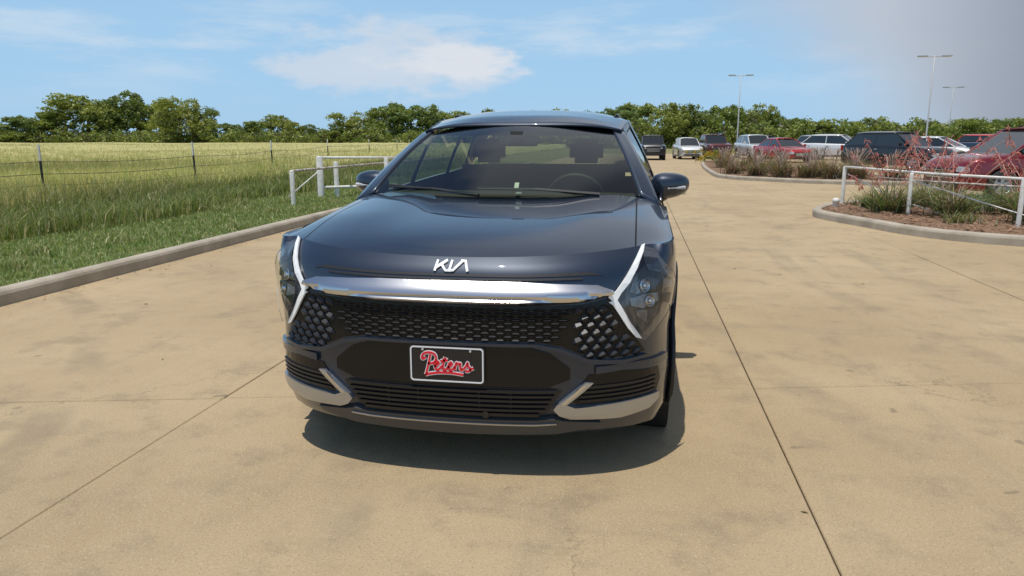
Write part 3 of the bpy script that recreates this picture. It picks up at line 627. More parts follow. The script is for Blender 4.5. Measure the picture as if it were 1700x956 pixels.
bm = bmesh.new()
for k in range(3000):
    while True:
        x, y = random.uniform(4.1, 9.5), random.uniform(7.2, 14.2); ins = False; j = len(ip)-1
        for i in range(len(ip)):
            if (ip[i][1] > y) != (ip[j][1] > y) and x < (ip[j][0]-ip[i][0])*(y-ip[i][1])/(ip[j][1]-ip[i][1])+ip[i][0]: ins = not ins
            j = i
        if ins and min((x-p[0])**2+(y-p[1])**2 for p in ip) > .26**2: break
    a = random.uniform(0, PI); L = random.uniform(.015, .05); d = Vector((math.cos(a), math.sin(a), random.uniform(-.3, .3))); e = Vector((-d.y, d.x, 0))*random.uniform(.2, .45); p = Vector((x, y, .135+random.uniform(0, .02)))
    bm.faces.new([bm.verts.new(q) for q in (p-d*L-e*L, p+d*L-e*L, p+d*L+e*L, p-d*L+e*L)])
M['chip'] = mat('bark_chips', (.20, .085, .05), .9, col2=(.40, .25, .15), scale=9, var=.7)
tag(bmo('mulch_chips', bm, M['chip']), 'reddish bark chips covering the near planted island', 'mulch', kind='stuff')

# ---------------------------------------------------------------- the dark crossover in front
M['paint'] = mat('dark_blue_grey_metallic_paint', (.010, .021, .042), .40, metal=.30, coat=1., croughness=.015, spec=.4)
M['gloss'] = mat('gloss_black', (.005, .006, .007), .14, spec=.35)
M['facet'] = mat('satin_black_plastic', (.011, .011, .013), .38)
M['satin'] = mat('satin_chrome', (.62, .62, .62), .24, metal=1.)
M['silver'] = mat('silver_plastic', (.46, .48, .51), .30, metal=.85)
M['grey_trim'] = mat('dark_grey_trim', (.05, .052, .055), .4)
M['drl'] = mat('white_light_bar', (.92, .92, .90), .25, coat=.5)
M['refl'] = mat('lamp_reflector', (.42, .43, .45), .22, metal=.8, col2=(.16, .165, .17), scale=16)
M['lampbowl'] = mat('lamp_housing', (.09, .092, .098), .25, metal=.3, coat=.8)
M['red'] = mat('red_lettering', (.75, .015, .03), .4)
M['whitep'] = mat('white_lettering', (.80, .80, .80), .4)
M['plateb'] = mat('black_plate', (.012, .012, .014), .3)
M['cloth'] = mat('dark_cabin_fabric', (.085, .08, .072), .8)
M['cabin'] = mat('cabin_plastic', (.06, .056, .05), .6)
def glass_mat(name, tint, ior=1.55):
    m = bpy.data.materials.new(name); m.use_nodes = True; t = NT(m.node_tree); m.node_tree.nodes.remove(m.node_tree.nodes['Principled BSDF'])
    tr = t.n('ShaderNodeBsdfTransparent', i={0: (*tint, 1)}); gl = t.n('ShaderNodeBsdfGlossy', i={0: (1, 1, 1, 1), 1: .015})
    fr = t.n('ShaderNodeFresnel', i={0: ior}); mx = t.n('ShaderNodeMixShader', i={0: fr.outputs[0], 1: tr.outputs[0], 2: gl.outputs[0]})
    m.node_tree.links.new(mx.outputs[0], m.node_tree.nodes['Material Output'].inputs[0]); return m
M['wglass'] = glass_mat('windscreen_glass', (.60, .70, .57), 1.62); M['sglass'] = glass_mat('tinted_side_glass', (.52, .57, .54))
M['clear'] = glass_mat('clear_lens', (.93, .94, .95))

CAR = empty('crossover_car', (0, 0, 0), 0, 'dark blue grey crossover car with wide chrome bar and boomerang lights on the concrete drive', 'car')
HW = .935
def Yp(x): a = min(abs(x)/HW, .9995); return .62*(1-(1-a**2.6)**(1/2.6))
def Q(z): return itp(z, [.15, .2, .3, .42, .62, .75, .85, .90, .94, .985], [.12, .07, .02, 0, 0, .01, .03, .06, .105, .17])
def SD(z): return itp(z, [.18, .25, .42, .60, .80, .92, 1.0, 1.08], [.05, .02, .008, .02, .0, .003, .02, .05])
def Ttop(x, y): return .992+.130*min(1, max(0, y/1.35))-.09*(abs(x)/.93)**6+.014*sst(.30, .56, abs(x))*sst(.25, .7, y)
def zS(x): return .94+.035*min(1, abs(x)/.8)**2
# plan path, right half: front centre -> side -> rear centre
path = []
for x in np.linspace(0, .80, 36): path.append((x, Yp(x), 0.))
for a in np.linspace(.80, .9995, 1): pass
for q in np.linspace(0, 1, 22)[1:]:
    x = .80+(HW-.80)*(1-(1-q)**2.2); path.append((x, Yp(x), sst(.80, .93, x)))
for y in np.arange(.66, 4.16, .032): path.append((HW-.010*math.sin((y-.6)/3.6*PI)*-1-.0, y, 1.))
for t_ in np.linspace(0, PI/2, 16)[1:]: path.append((HW-.30*(1-math.cos(t_)), 4.13+.42*math.sin(t_), 2.))
for x in np.linspace(.60, 0, 9): path.append((x, 4.57, 2.))
def ztop(x, y, b):
    if b == 0: return zS(x)
    if y < .66: return lerp(zS(x), Ttop(.93, .66), sst(.25, .64, y))
    if y < 1.35: return Ttop(.93, y)
    return itp(y, [1.35, 2.2, 3.4, 4.1, 4.6], [Ttop(.93, 1.35), 1.05, 1.08, 1.10, 1.06])
AX = [(.93, .355), (3.685, .355)]; RA = .405
def wallpt(p, v, s):
    x, y, b = p; zt = ztop(x, y, b); zb = .19+.05*(b == 1)
    z = zb+(zt-zb)*v
    if b == 1:
        for ay, azz in AX:
            d = math.hypot(y-ay, z-azz)
            if abs(d-RA) < .024 and z > .22: y = ay+(y-ay)*RA/d; z = azz+(z-azz)*RA/d
    bb = min(b, 1); q = Q(z) if b < 2 else 0
    if b == 2: o = SD(z)*1.2; n = Vector((-.4, -.9)); return (s*(x+n.x*o), y+n.y*o, z)
    return (s*(x-bb*SD(z)), y+(1-bb)*q, z)
NVW = 30
def wall(s):
    V = [wallpt(p, (k/NVW), s) for k in range(NVW+1) for p in path]; n = len(path); F = []
    for k in range(NVW):
        for i in range(n-1):
            q = (k*n+i, k*n+i+1, (k+1)*n+i+1, (k+1)*n+i)
            pt = [V[j] for j in q]; cy = sum(p[1] for p in pt)/4; cz = sum(p[2] for p in pt)/4
            if path[i][2] == 1 and any(math.hypot(cy-ay, cz-azz) < RA-.004 for ay, azz in AX): continue
            F.append(q if s > 0 else q[::-1])
    return V, F
Vr, Fr = wall(1); Vl, Fl = wall(-1); n0 = len(Vr)
mesh('body_shell', Vr+Vl, Fr+[tuple(i+n0 for i in f) for f in Fl], M['paint'], CAR, True)
# hood and fenders
def topstart(x): 
    b = sst(.80, .93, abs(x)); z = ztop(abs(x), Yp(x), 0 if abs(x) <= .80 else b)
    return (abs(x)-b*SD(z), Yp(x)+(1-b)*Q(z), z)
def cowl(x): return 1.16+.20*(abs(x)/.93)**2
def hoodpt(x, v):
    sx, sy, sz = topstart(x); ye = cowl(x) if abs(x) < .85 else lerp(cowl(.85), 1.42, (abs(x)-.85)/.08)
    y = sy+(ye-sy)*v**1.25; xx = lerp(sx, abs(x)-.02*sst(.8, .93, abs(x)), min(1, v*3)); d = y-sy; T = Ttop(x, y)
    z = sz+(T-sz)*(1-math.exp(-d/.13)); 
    if abs(x) > .925: z = lerp(z, ztop(.93, max(y, .62), 1), .6)
    return (math.copysign(xx, x) if x else 0, y, z)
grid(lambda u, v: hoodpt(lerp(-.745, .745, u), v), 48, 40, 'hood', M['paint'], CAR)
for s in (1, -1): grid(lambda u, v: hoodpt(s*lerp(.752, .9345, u), v), 16, 40, 'fender', M['paint'], CAR)
grid(lambda u, v: (lambda p: (p[0], p[1]+.012, p[2]-.022))(hoodpt(lerp(-.90, .90, u), v)), 30, 24, 'inner_panel', M['trim'], CAR)
# fascia pieces laid on the front surface
def srf(x, z, off=0.):
    x_ = max(-.93, min(.93, x)); b = sst(.80, .93, abs(x_)); e = .004
    def P(a, c): bb = sst(.80, .93, abs(a)); return Vector((a-math.copysign(bb*SD(c), a), Yp(a)+(1-bb)*Q(c), c))
    p = P(x_, z); a = (P(min(.9345, x_+e), z)-P(x_-e, z)); c = P(x_, z+e)-P(x_, z-e)
    n = a.cross(c); n.normalize(); n = n if n.y < 0 or abs(x_) > .9 and n.x*x_ > 0 else -n
    return p+n*off
def panel(name, poly, mt, off=.004, th=.02, parent=CAR, h=.035, offf=None, mirror=False, smooth=False):
    """solid piece with outline poly (x, z), standing off the front surface"""
    out = []
    for s in ((1, -1) if mirror else (1,)):
        pts = []
        for i, p in enumerate(poly):
            q = poly[(i+1) % len(poly)]; d = math.hypot(q[0]-p[0], q[1]-p[1]); k = max(1, int(d/h))
            pts += [(lerp(p[0], q[0], j/k), lerp(p[1], q[1], j/k)) for j in range(k)]
        nb = len(pts); x0, x1 = min(p[0] for p in pts), max(p[0] for p in pts); z0, z1 = min(p[1] for p in pts), max(p[1] for p in pts)
        allp = list(pts)
        gx = np.arange(x0+h*.6, x1, h); gz = np.arange(z0+h*.5, z1, h)
        for a in gx:
            for c in gz:
                inside = False; j = nb-1
                for i in range(nb):
                    if (pts[i][1] > c) != (pts[j][1] > c) and a < (pts[j][0]-pts[i][0])*(c-pts[i][1])/(pts[j][1]-pts[i][1])+pts[i][0]: inside = not inside
                    j = i
                if inside and min((a-p[0])**2+(c-p[1])**2 for p in pts) > (h*.4)**2: allp.append((a, c))
        r = delaunay_2d_cdt([Vector(p) for p in allp], [(i, (i+1) % nb) for i in range(nb)], [], 1, 1e-6)
        vs, fs = r[0], r[2]; bnd = [(i, (i+1) % nb) for i in range(nb)]
        V = [srf(s*v.x, v.y, offf(v.x, v.y) if offf else off) for v in vs]; N = len(V)
        V += [srf(s*v.x, v.y, (offf(v.x, v.y) if offf else off)-th) for v in vs]
        F = [tuple(f) for f in fs]
        orig = r[3]; idx = {}
        for i, o in enumerate(orig):
            for k in o: idx[k] = i
        F += [(idx[a]+N, idx[b]+N, idx[b], idx[a]) for a, b in bnd if a in idx and b in idx and idx[a] != idx[b]]
        o = mesh(name, V, F, mt, parent, smooth); bm = bmesh.new(); bm.from_mesh(o.data); bmesh.ops.recalc_face_normals(bm, faces=bm.faces[:])
        # make the outer skin face the viewer
        fc = bm.faces; fc.ensure_lookup_table(); 
        if fc[0].normal.dot(srf(s*vs[0].x, vs[0].y, 1)-srf(s*vs[0].x, vs[0].y, 0)) < 0: bmesh.ops.reverse_faces(bm, faces=bm.faces[:])
        bm.to_mesh(o.data); bm.free(); out.append(o)
        if smooth: md = o.modifiers.new('e', 'EDGE_SPLIT'); md.split_angle = R(40)
    return out
def sym(half): return half+[(-x, z) for x, z in half[::-1] if abs(x) > 1e-6]
# hood shut line and lip
panel('shut_line', sym([(0, .8785), (.3, .880), (.56, .890), (.60, .880), (.62, .872), (.58, .876), (.3, .870), (0, .8695)]), M['trim'], .0025, .01)
panel('shut_line', sym([(0, .862), (.3, .864), (.54, .868), (.54, .860), (.3, .856), (0, .855)]), M['trim'], .006, .01)
# chrome bar
def barz(x): x = abs(x); return itp(x, [0, .3, .545, .66], [.757, .758, .769, .795]), itp(x, [0, .3, .545, .66], [.852, .851, .842, .832])
def baroff(x, z):
    a, b = barz(x); t = (z-a)/(b-a); return .010+.030*math.sin(max(0, min(1, t))**.6*PI)*1.0-.012*math.exp(-((t-.30)/.05)**2)
bar_half = [(x, barz(x)[0]) for x in np.linspace(0, .62, 14)]+[(.655, .80), (.650, .815), (.60, .838)]+[(x, barz(x)[1]) for x in np.linspace(.58, 0, 13)]
bh = [p for p in bar_half if p[0] > 1e-6]
panel('chrome_bar', [(0, .757)]+bh+[(0, .852)]+[(-x, z) for x, z in bh[::-1]], M['satin'], th=.04, h=.011, offf=baroff, smooth=True)
# upper grille backing
gr = [(0, .754), (.545, .764), (.62, .780), (.665, .79), (.665, .752), (.735, .64), (.775, .590), (.80, .545), (.70, .535), (.56, .550), (.46, .595), (.36, .612), (0, .612)]
G = panel('upper_grille', sym(gr), M['gloss'], .002, .01)[0]
# mesh bars of the upper grille: small V-faceted pieces, one object each
def facet_mesh(w_, h_, dp):
    bm = bmesh.new()
    P = [(-w_/2, 0), (-w_*.18, h_/2), (w_*.18, h_/2), (w_/2, 0), (w_*.18, -h_/2), (-w_*.18, -h_/2)]
    vs = [bm.verts.new((a, 0, c)) for a, c in P]; r_ = [bm.verts.new((-w_*.22, -dp, h_*.08)), bm.verts.new((w_*.22, -dp, h_*.08))]
    for f in ((vs[0], r_[0], vs[1]), (vs[1], r_[0], r_[1], vs[2]), (vs[2], r_[1], vs[3]), (vs[3], r_[1], vs[4]), (vs[4], r_[1], r_[0], vs[5]), (vs[5], r_[0], vs[0])): bm.faces.new(f)
    bmesh.ops.recalc_face_normals(bm, faces=bm.faces[:])
    if sum(f.normal.y for f in bm.faces) > 0: bmesh.ops.reverse_faces(bm, faces=bm.faces[:])
    me = bpy.data.meshes.new('grille_facet'); bm.to_mesh(me); bm.free(); me.materials.append(M['facet']); return me
fm = facet_mesh(.060, .0125, .008); fm2 = facet_mesh(.058, .034, .012)
def place_on(me, name, x, z, off, parent, roll=0.):
    p = srf(x, z, off); n = (srf(x, z, off+.1)-p).normalized(); xa = Vector((0, 0, 1)).cross(-n)*-1; xa = Vector((n.y*-1, n.x, 0)).normalized(); za = xa.cross(-n)
    if za.z < 0: za = -za; xa = -xa
    Mx = Matrix((xa, -n, za)).transposed()
    o = link(name, me, None, parent); o.location = p; o.rotation_euler = (Mx @ Matrix.Rotation(roll, 3, 'Y')).to_euler(); return o
for r_ in range(10):
    z = .742-r_*.0138
    for k in range(-9, 10):
        x = (k+(.5 if r_ % 2 else 0))*.0625
        if abs(x) < .51-.008*r_: place_on(fm, 'grille_facet', x, z, .004, G)
for r_ in range(7):
    for k in range(6):
        for s in (1, -1):
            x = .53+k*.047+(.0235 if r_ % 2 else 0); z = .738-r_*.031
            lim = itp(z, [.55, .60, .64, .752, .79], [.79, .755, .715, .655, .64]); lo = itp(z, [.54, .56, .60, .63], [.60, .56, .52, .50])
            if lo < x < lim-.02: place_on(fm2, 'side_facet', s*x, z, .004, G, -s*.35)
# light bars (boomerangs): a broken strip of bright segments on a black carrier
lamp = [(.668, .800), (.700, .850), (.745, .925), (.775, .972), (.83, .955), (.905, .865), (.915, .80), (.915, .72), (.88, .665), (.80, .590), (.775, .600), (.735, .66), (.69, .745)]
for s in (1, -1):
    H = panel('headlamp', [(s*a, c) for a, c in lamp][::s], M['lampbowl'], .003, .03)[0]
    def sub(nm, pl, mt, off, th=.008): return panel(nm, [(s*a, c) for a, c in pl][::s], mt, off, th, parent=H, h=.03)
    up = [(.640, .788), (.672, .812), (.712, .868), (.748, .930), (.768, .968), (.781, .972), (.776, .945), (.752, .890), (.722, .838), (.690, .800), (.676, .774), (.660, .768)]
    dn = [(.642, .768), (.676, .774), (.700, .735), (.732, .675), (.765, .625), (.778, .604), (.756, .612), (.722, .655), (.686, .715), (.660, .755)]
    sub('upper_light_bar', up, M['drl'], .014); sub('lower_light_bar', dn, M['drl'], .014)
    sub('lamp_cell', [(.735, .835), (.80, .855), (.845, .835), (.83, .80), (.76, .79), (.725, .80)], M['refl'], .008)
    sub('lamp_cell', [(.73, .775), (.78, .785), (.84, .785), (.845, .75), (.78, .73), (.735, .745)], M['lens'], .009)
    sub('lamp_cell', [(.75, .725), (.80, .72), (.85, .735), (.84, .69), (.80, .665), (.765, .69)], M['refl'], .008)
    sub('lamp_fin', [(.79, .90), (.84, .90), (.895, .85), (.90, .83), (.85, .865), (.80, .88)], M['refl'], .008)
    sub('lamp_fin', [(.862, .84), (.903, .815), (.903, .79), (.862, .80)], M['silver'], .008)
    sub('lamp_fin', [(.862, .775), (.903, .765), (.900, .72), (.862, .74)], M['grey_trim'], .008)
    sub('lamp_fin', [(.735, .88), (.765, .935), (.778, .935), (.785, .90), (.75, .87)], M['gloss'], .010)
for s in (1, -1):
    f = lambda pl: [(s*a, c) for a, c in pl][::s]
    inner = [(.70, .80), (.735, .865), (.775, .945), (.83, .935), (.895, .855), (.905, .80), (.902, .73), (.87, .68), (.80, .610), (.775, .625), (.735, .69), (.705, .75)]
    panel('lamp_cover', f(inner), M['clear'], .026, .003, smooth=True)
    for cx, cz in ((.782, .822), (.805, .757)):
        p = srf(s*cx, cz, .012); n = (srf(s*cx, cz, .1)-p).normalized(); bm = bmesh.new(); lathe(bm, [(0, .027), (.006, .027), (.004, .022), (-.002, .018)], 20, 'Z'); lathe(bm, [(-.002, .018), (.006, .014), (.010, .007), (.011, .0005)], 20, 'Z')
        o = bmo('projector', bm, M['chrome'], CAR, True); o.location = p; o.rotation_euler = n.to_track_quat('Z', 'Y').to_euler()
    bm = bmesh.new(); tube(bm, [tuple(srf(s*x, z, .001)) for x, z in ((.915, .70), (.925, .66), (.930, .62))], .003, 4); bmo('panel_gap', bm, M['trim'], CAR)
    bm = bmesh.new(); tube(bm, [tuple(Vector(hoodpt(s*.7485, v))+Vector((0, 0, -.004))) for v in np.linspace(0, 1, 24)], .0045, 4); bmo('panel_gap', bm, M['trim'], CAR)
# bumper: shelf under the grille, plate panel, lower grille, fog trims, skid lip
panel('bumper_crease', sym([(0, .607), (.36, .607), (.46, .588), (.57, .540), (.70, .524), (.80, .534), (.80, .522), (.70, .508), (.56, .522), (.45, .573), (.35, .594), (0, .594)]), M['paint'], .016, .03, h=.02)
panel('plate_panel', sym([(0, .592), (.33, .592), (.42, .565), (.50, .50), (.50, .455), (.42, .425), (0, .420)]), M['gloss'], .007, .02)
LG = panel('lower_grille', sym([(0, .418), (.42, .420), (.47, .405), (.405, .300), (.36, .286), (0, .283)]), M['trim'], .002, .01)[0]
for k, z in enumerate((.404, .383, .362, .341, .320, .300)):
    xm = itp(z, [.286, .32, .41], [.355, .400, .452]); panel('grille_slat', sym([(0, z+.0052), (xm, z+.0060), (xm, z-.004), (0, z-.0052)]), M['facet'], .016, .016, parent=LG, h=.03)
for x in (-.26, -.13, .13, .26): panel('grille_post', [(x-.004, .41), (x+.004, .41), (x+.004, .29), (x-.004, .29)], M['facet'], .010, .01, parent=LG)
for s in (1, -1):
    f = lambda pl: [(s*a, c) for a, c in pl][::s]
    A = panel('air_intake', f([(.575, .470), (.70, .478), (.865, .455), (.875, .40), (.86, .340), (.53, .338), (.50, .365)]), M['gloss'], .003, .01)[0]
    for z in (.358, .378, .398, .418): panel('intake_fin', f([(.53+(z-.35)*.5, z+.004), (.85, z+.006), (.85, z-.003), (.53+(z-.35)*.5, z-.005)]), M['facet'], .010, .01, parent=A)
    panel('corner_flare', f([(.60, .505), (.74, .510), (.90, .500), (.90, .470), (.80, .472), (.70, .482), (.60, .474)]), M['paint'], .014, .02, h=.02)
    T_ = panel('fog_trim', f([(.560, .440), (.590, .437), (.485, .345), (.52, .330), (.70, .338), (.86, .345), (.865, .315), (.82, .285), (.70, .268), (.50, .282), (.455, .300), (.432, .325), (.445, .345)]), M['silver'], .018, .03, h=.02)[0]
    panel('reflector', f([(.545, .430), (.565, .430), (.475, .348), (.462, .352)]), M['satin'], .021, .006, parent=T_)
panel('skid_lip', sym([(0, .278), (.36, .280), (.43, .288), (.47, .276), (.62, .258), (.60, .236), (.44, .205), (0, .198)]), M['grey_trim'], .020, .04, h=.02, smooth=True)
panel('lip_edge', sym([(0, .262), (.36, .264), (.44, .268), (.445, .262), (.36, .256), (0, .254)]), M['silver'], .026, .008)
panel('sensor', [(.02*math.cos(a)*.7+.155, .02*math.sin(a)*.7+.30) for a in np.linspace(0, 2*PI, 12)[:-1]], M['trim'], .02, .01)
# emblem on the nose
def ribbon(name, strokes, w_, fn, mt, parent, th=.004, closed=False):
    """flat raised lettering: strokes are polylines in a local plane, fn maps (u, v, lift) to 3-D"""
    bm = bmesh.new()
    for st in strokes:
        P = [Vector(p) for p in st]
        for i in range(len(P)):
            d = (P[min(i+1, len(P)-1)]-P[max(i-1, 0)]).normalized(); nr = Vector((-d.y, d.x))
            c = [fn(*(P[i]+nr*w_/2), th), fn(*(P[i]-nr*w_/2), th), fn(*(P[i]-nr*w_/2), -.002), fn(*(P[i]+nr*w_/2), -.002)]
            cur = [bm.verts.new(q) for q in c]
            if i: 
                for k in range(4): bm.faces.new((prev[k], prev[(k+1) % 4], cur[(k+1) % 4], cur[k]))
            else: bm.faces.new(cur[::-1])
            prev = cur
        bm.faces.new(prev)
    bmesh.ops.recalc_face_normals(bm, faces=bm.faces[:]); return bmo(name, bm, mt, parent)
ew, eh = .150, .038
ef = lambda u, v, l: srf((u/3.9-.5)*ew+.012, .887+v*eh, .004+l)
E_ = ribbon('emblem', [[(.05, 0), (.22, 1)], [(.12, .30), (1.28, 1)], [(.70, .62), (1.22, .06), (1.75, .06)], [(1.62, 0), (1.80, 1)], [(1.66, .05), (2.05, .10), (2.95, .95)], [(2.75, .95), (3.25, .95), (3.62, 0)]], .25, ef, M['whitep'], CAR)
# plate with red script
PL = empty('dealer_plate', (0, 0, 0)); PL.parent = CAR
def rrect(w_, h_, r, n=6):
    P = []
    for cx, cz, a0 in ((w_/2-r, h_/2-r, 0), (-w_/2+r, h_/2-r, 90), (-w_/2+r, -h_/2+r, 180), (w_/2-r, -h_/2+r, 270)):
        for k in range(n+1): a = R(a0+90*k/n); P.append((cx+r*math.cos(a), cz+r*math.sin(a)))
    return P
pc = Vector((0, -.018, .512))
def pln(pts, y): return [(pc.x+a, pc.y+y, pc.z+c) for a, c in pts]
def plate(name, outer, y0, y1, mt, inner=None):
    V = pln(outer, y0)+pln(outer, y1); n = len(outer); F = [(i, (i+1) % n, (i+1) % n+n, i+n) for i in range(n)]
    if inner: 
        m_ = len(V); V += pln(inner, y0)+pln(inner, y1); F += [(i, m_+i, m_+(i+1) % n, (i+1) % n) for i in range(n)]+[(m_+i, m_+i+n, m_+(i+1) % n+n, m_+(i+1) % n) for i in range(n)]
    else: F += [tuple(range(n))]
    o = mesh(name, V, F, mt, PL); bm = bmesh.new(); bm.from_mesh(o.data); bmesh.ops.recalc_face_normals(bm, faces=bm.faces[:]); bm.to_mesh(o.data); bm.free(); return o
plate('plate_board', rrect(.320, .158, .012), 0, .012, M['plateb']); plate('plate_border', rrect(.308, .148, .014), -.0022, .003, M['whitep'], rrect(.297, .137, .010))
SC = [  # script letters in a unit frame, u to 10, v to 4
 [(1.3, 3.3), (.75, 3.0), (.6, 3.35), (1.0, 3.85), (1.9, 4.05), (2.8, 3.85), (3.15, 3.3), (2.9, 2.65), (2.2, 2.35), (1.6, 2.4)],
 [(2.15, 3.75), (1.95, 3.0), (1.72, 2.1), (1.45, 1.2), (1.2, .55)],
 [(2.75, 1.9), (3.35, 2.15), (3.65, 2.5), (3.35, 2.7), (3.0, 2.35), (2.95, 1.8), (3.25, 1.45), (3.75, 1.6), (4.2, 2.1)],
 [(4.75, 3.4), (4.5, 2.6), (4.35, 1.9), (4.5, 1.45), (4.9, 1.55), (5.25, 1.9)], [(3.95, 2.75), (4.6, 2.9), (5.3, 2.95)],
 [(5.25, 1.9), (5.7, 2.1), (6.0, 2.45), (5.75, 2.65), (5.4, 2.3), (5.35, 1.8), (5.65, 1.45), (6.1, 1.6), (6.5, 2.1)],
 [(6.45, 1.5), (6.6, 2.0), (6.75, 2.6), (7.1, 2.45), (7.5, 2.5), (7.45, 1.9), (7.6, 1.5), (8.0, 1.7)],
 [(8.0, 1.7), (8.5, 2.2), (8.75, 2.7), (8.9, 2.2), (9.2, 1.75), (8.9, 1.4), (8.3, 1.45)], [(9.1, 1.6), (9.8, 1.9)],
 [(1.2, .55), (2.2, .8), (4.0, 1.0), (6.0, 1.0), (8.0, .8)]]
def dense(st):
    return smooth_path(st, 4) if len(st) > 2 else st
SC = [dense(s_) for s_ in SC]
sf = lambda y: (lambda u, v, l: Vector((pc.x-.118+u*.0235, pc.y-y-l, pc.z-.062+v*.0275)))
ribbon('lettering_outline', SC, .62, sf(.0012), M['whitep'], PL, .0008); ribbon('lettering', SC, .34, sf(.0026), M['red'], PL, .0012)
for dx, dz in ((-.10, .066), (.10, .066)):
    bm = bmesh.new(); lathe(bm, [(0, .006), (-.003, .005), (-.004, .001)], 10, 'Y', (pc.x+dx, pc.y-.003, pc.z+dz-.004)); bmo('screw', bm, M['chrome'], PL)

# ---- greenhouse
def wsb(u): return Vector((.765*u, 1.10+.22*u*u, 1.125-.015*u*u))
def wst(u): return Vector((.585*u, 1.93+.07*u*u, 1.500-.035*u*u))
def wsp(u, v, off=0.): p = wsb(u).lerp(wst(u), v); p.y -= .05*4*v*(1-v)*.5; p.z += .045*4*v*(1-v)*.5; return p
WS = grid(lambda u, v: wsp(2*u-1, v), 24, 14, 'windshield', M['wglass'], CAR)
beltx = lambda y: itp(y, [1.35, 1.8, 3.2, 4.15], [.872, .885, .885, .80]); beltz = lambda y: itp(y, [1.35, 2.2, 3.4, 4.2], [1.065, 1.085, 1.12, 1.17])
rx = lambda y: itp(y, [1.9, 2.05, 2.6, 3.4, 4.15], [.625, .645, .680, .675, .60]); rz = lambda y: itp(y, [1.9, 2.05, 2.5, 3.2, 4.15], [1.442, 1.468, 1.535, 1.545, 1.48])
def apil(v): return Vector((.872, 1.30, 1.06)).lerp(Vector((.655, 2.02, 1.455)), v)+Vector((.012, 0, .03))*4*v*(1-v)*.5
def roofpt(u, v):
    uu = 2*u-1; y = lerp(1.93+.07*uu*uu, 4.22-.10*uu*uu, v); xe = rx(min(max(y, 2.05), 4.15)); ze = rz(min(max(y, 2.05), 4.15))
    zc_ = itp(y, [1.93, 2.15, 2.7, 3.3, 4.2], [1.500, 1.562, 1.618, 1.610, 1.53]); a = abs(uu)
    return (uu*xe, y, ze+(zc_-ze)*(1-a**3.2))
grid(roofpt, 32, 30, 'roof', M['paint'], CAR, thick=.012)
for s in (1, -1):
    grid(lambda u, v: (lambda a, b: tuple(a.lerp(b, u)))(Vector((s*wsp(1, v).x, wsp(1, v).y+.002, wsp(1, v).z)), Vector((s*apil(v).x, apil(v).y, apil(v).z))), 4, 14, 'front_pillar', M['paint'], CAR, thick=.02)
    def sidept(y, v): 
        x = lerp(beltx(y), rx(max(2.05, y)), v); z = lerp(beltz(y), rz(max(2.05, y)), v); return Vector((s*(x+.02*4*v*(1-v)*.6), y, z))
    def win(name, ya, yb, ta, tb, mt, off=0., v0=.04, v1=.93):
        return grid(lambda u, v: (lambda V_: (sidept(lerp(lerp(ya, ta, V_), lerp(yb, tb, V_), u), V_)+Vector((s*off, 0, 0))))(lerp(v0, v1, v)), 10, 10, name, mt, CAR, thick=0 if 'window' in name else .006)
    win('side_window', 1.52, 2.42, 2.10, 2.44, M['sglass']); win('side_window', 2.52, 3.40, 2.54, 3.34, M['sglass']); win('quarter_window', 3.47, 3.90, 3.42, 3.66, M['sglass'])
    win('door_pillar', 2.42, 2.52, 2.44, 2.54, M['gloss'], .004, 0, 1); win('door_pillar', 3.40, 3.47, 3.34, 3.42, M['gloss'], .004, 0, 1); win('rear_pillar', 3.90, 4.16, 3.66, 4.15, M['paint'], .004, 0, 1)
    grid(lambda u, v: tuple(sidept(lerp(lerp(1.33, 2.04, .0), 4.15, u), lerp(.93, 1.02, v))) if u > .27 else tuple(Vector((s*apil(u/.27).x, apil(u/.27).y, apil(u/.27).z))+Vector((s*.004, .03*v, -.02+.02*v))), 40, 2, 'window_rail', M['gloss'], CAR, thick=.01)
    def shelf(u, v):
        y = lerp(1.33, 4.18, u); a = Vector((s*(HW-SD(ztop(.93, y, 1))-.0), y, ztop(.93, y, 1))); b = Vector((s*beltx(y), y, beltz(y)+.01)); return tuple(a.lerp(b, v))
    grid(shelf, 40, 3, 'belt_panel', M['paint'], CAR)
    bm = bmesh.new(); tube(bm, [(s*(beltx(y)+.008), y, beltz(y)+.006) for y in np.linspace(1.5, 4.0, 24)], .008, 6); bmo('window_trim', bm, M['satin'], CAR, True)
    # wheel arch cladding, sill
    for ay, azz in AX:
        def arch(u, v):
            a = lerp(-.30, PI+.30, u); r_ = lerp(RA-.012, RA+.052, v); y, z = ay+r_*math.cos(a), azz+r_*math.sin(a); x = HW-SD(max(z, .2))+.012
            if y < .66: x = min(x, HW*(max(.02, 1-((.62-min(y, .619))/.62)**2.6))**(1/2.6)+.006 if y < .62 else x)
            return (s*x, y, max(.19, z))
        grid(arch, 36, 3, 'arch_cladding', M['facet'], CAR, thick=.022)
        bm = bmesh.new(); lathe(bm, [(s*.93, RA), (s*.55, RA), (s*.55, .05)], 28, 'X', (0, ay, azz)); bmo('wheel_housing', bm, M['trim'], CAR)
    grid(lambda u, v: (s*(HW-.015+.02*math.sin(v*PI)), lerp(1.30, 3.30, u), lerp(.19, .36, v)), 20, 5, 'sill_cladding', M['facet'], CAR, thick=.01)
    for y0_, y1_ in ((1.42, 2.46), (2.48, 3.42)):
        bm = bmesh.new(); tube(bm, [(s*(HW+.0025-SD(z)), y1_, z) for z in np.linspace(.36, 1.03, 8)], .003, 4); bmo('door_gap', bm, M['trim'], CAR)
        bm = bmesh.new(); box(bm, (s*(HW+.012), y1_-.18, .90), (.03, .20, .03)); bmo('door_handle', bm, M['paint'], CAR, bevel=.01)
    # mirrors
    bm = bmesh.new(); bmesh.ops.create_uvsphere(bm, u_segments=24, v_segments=16, radius=1)
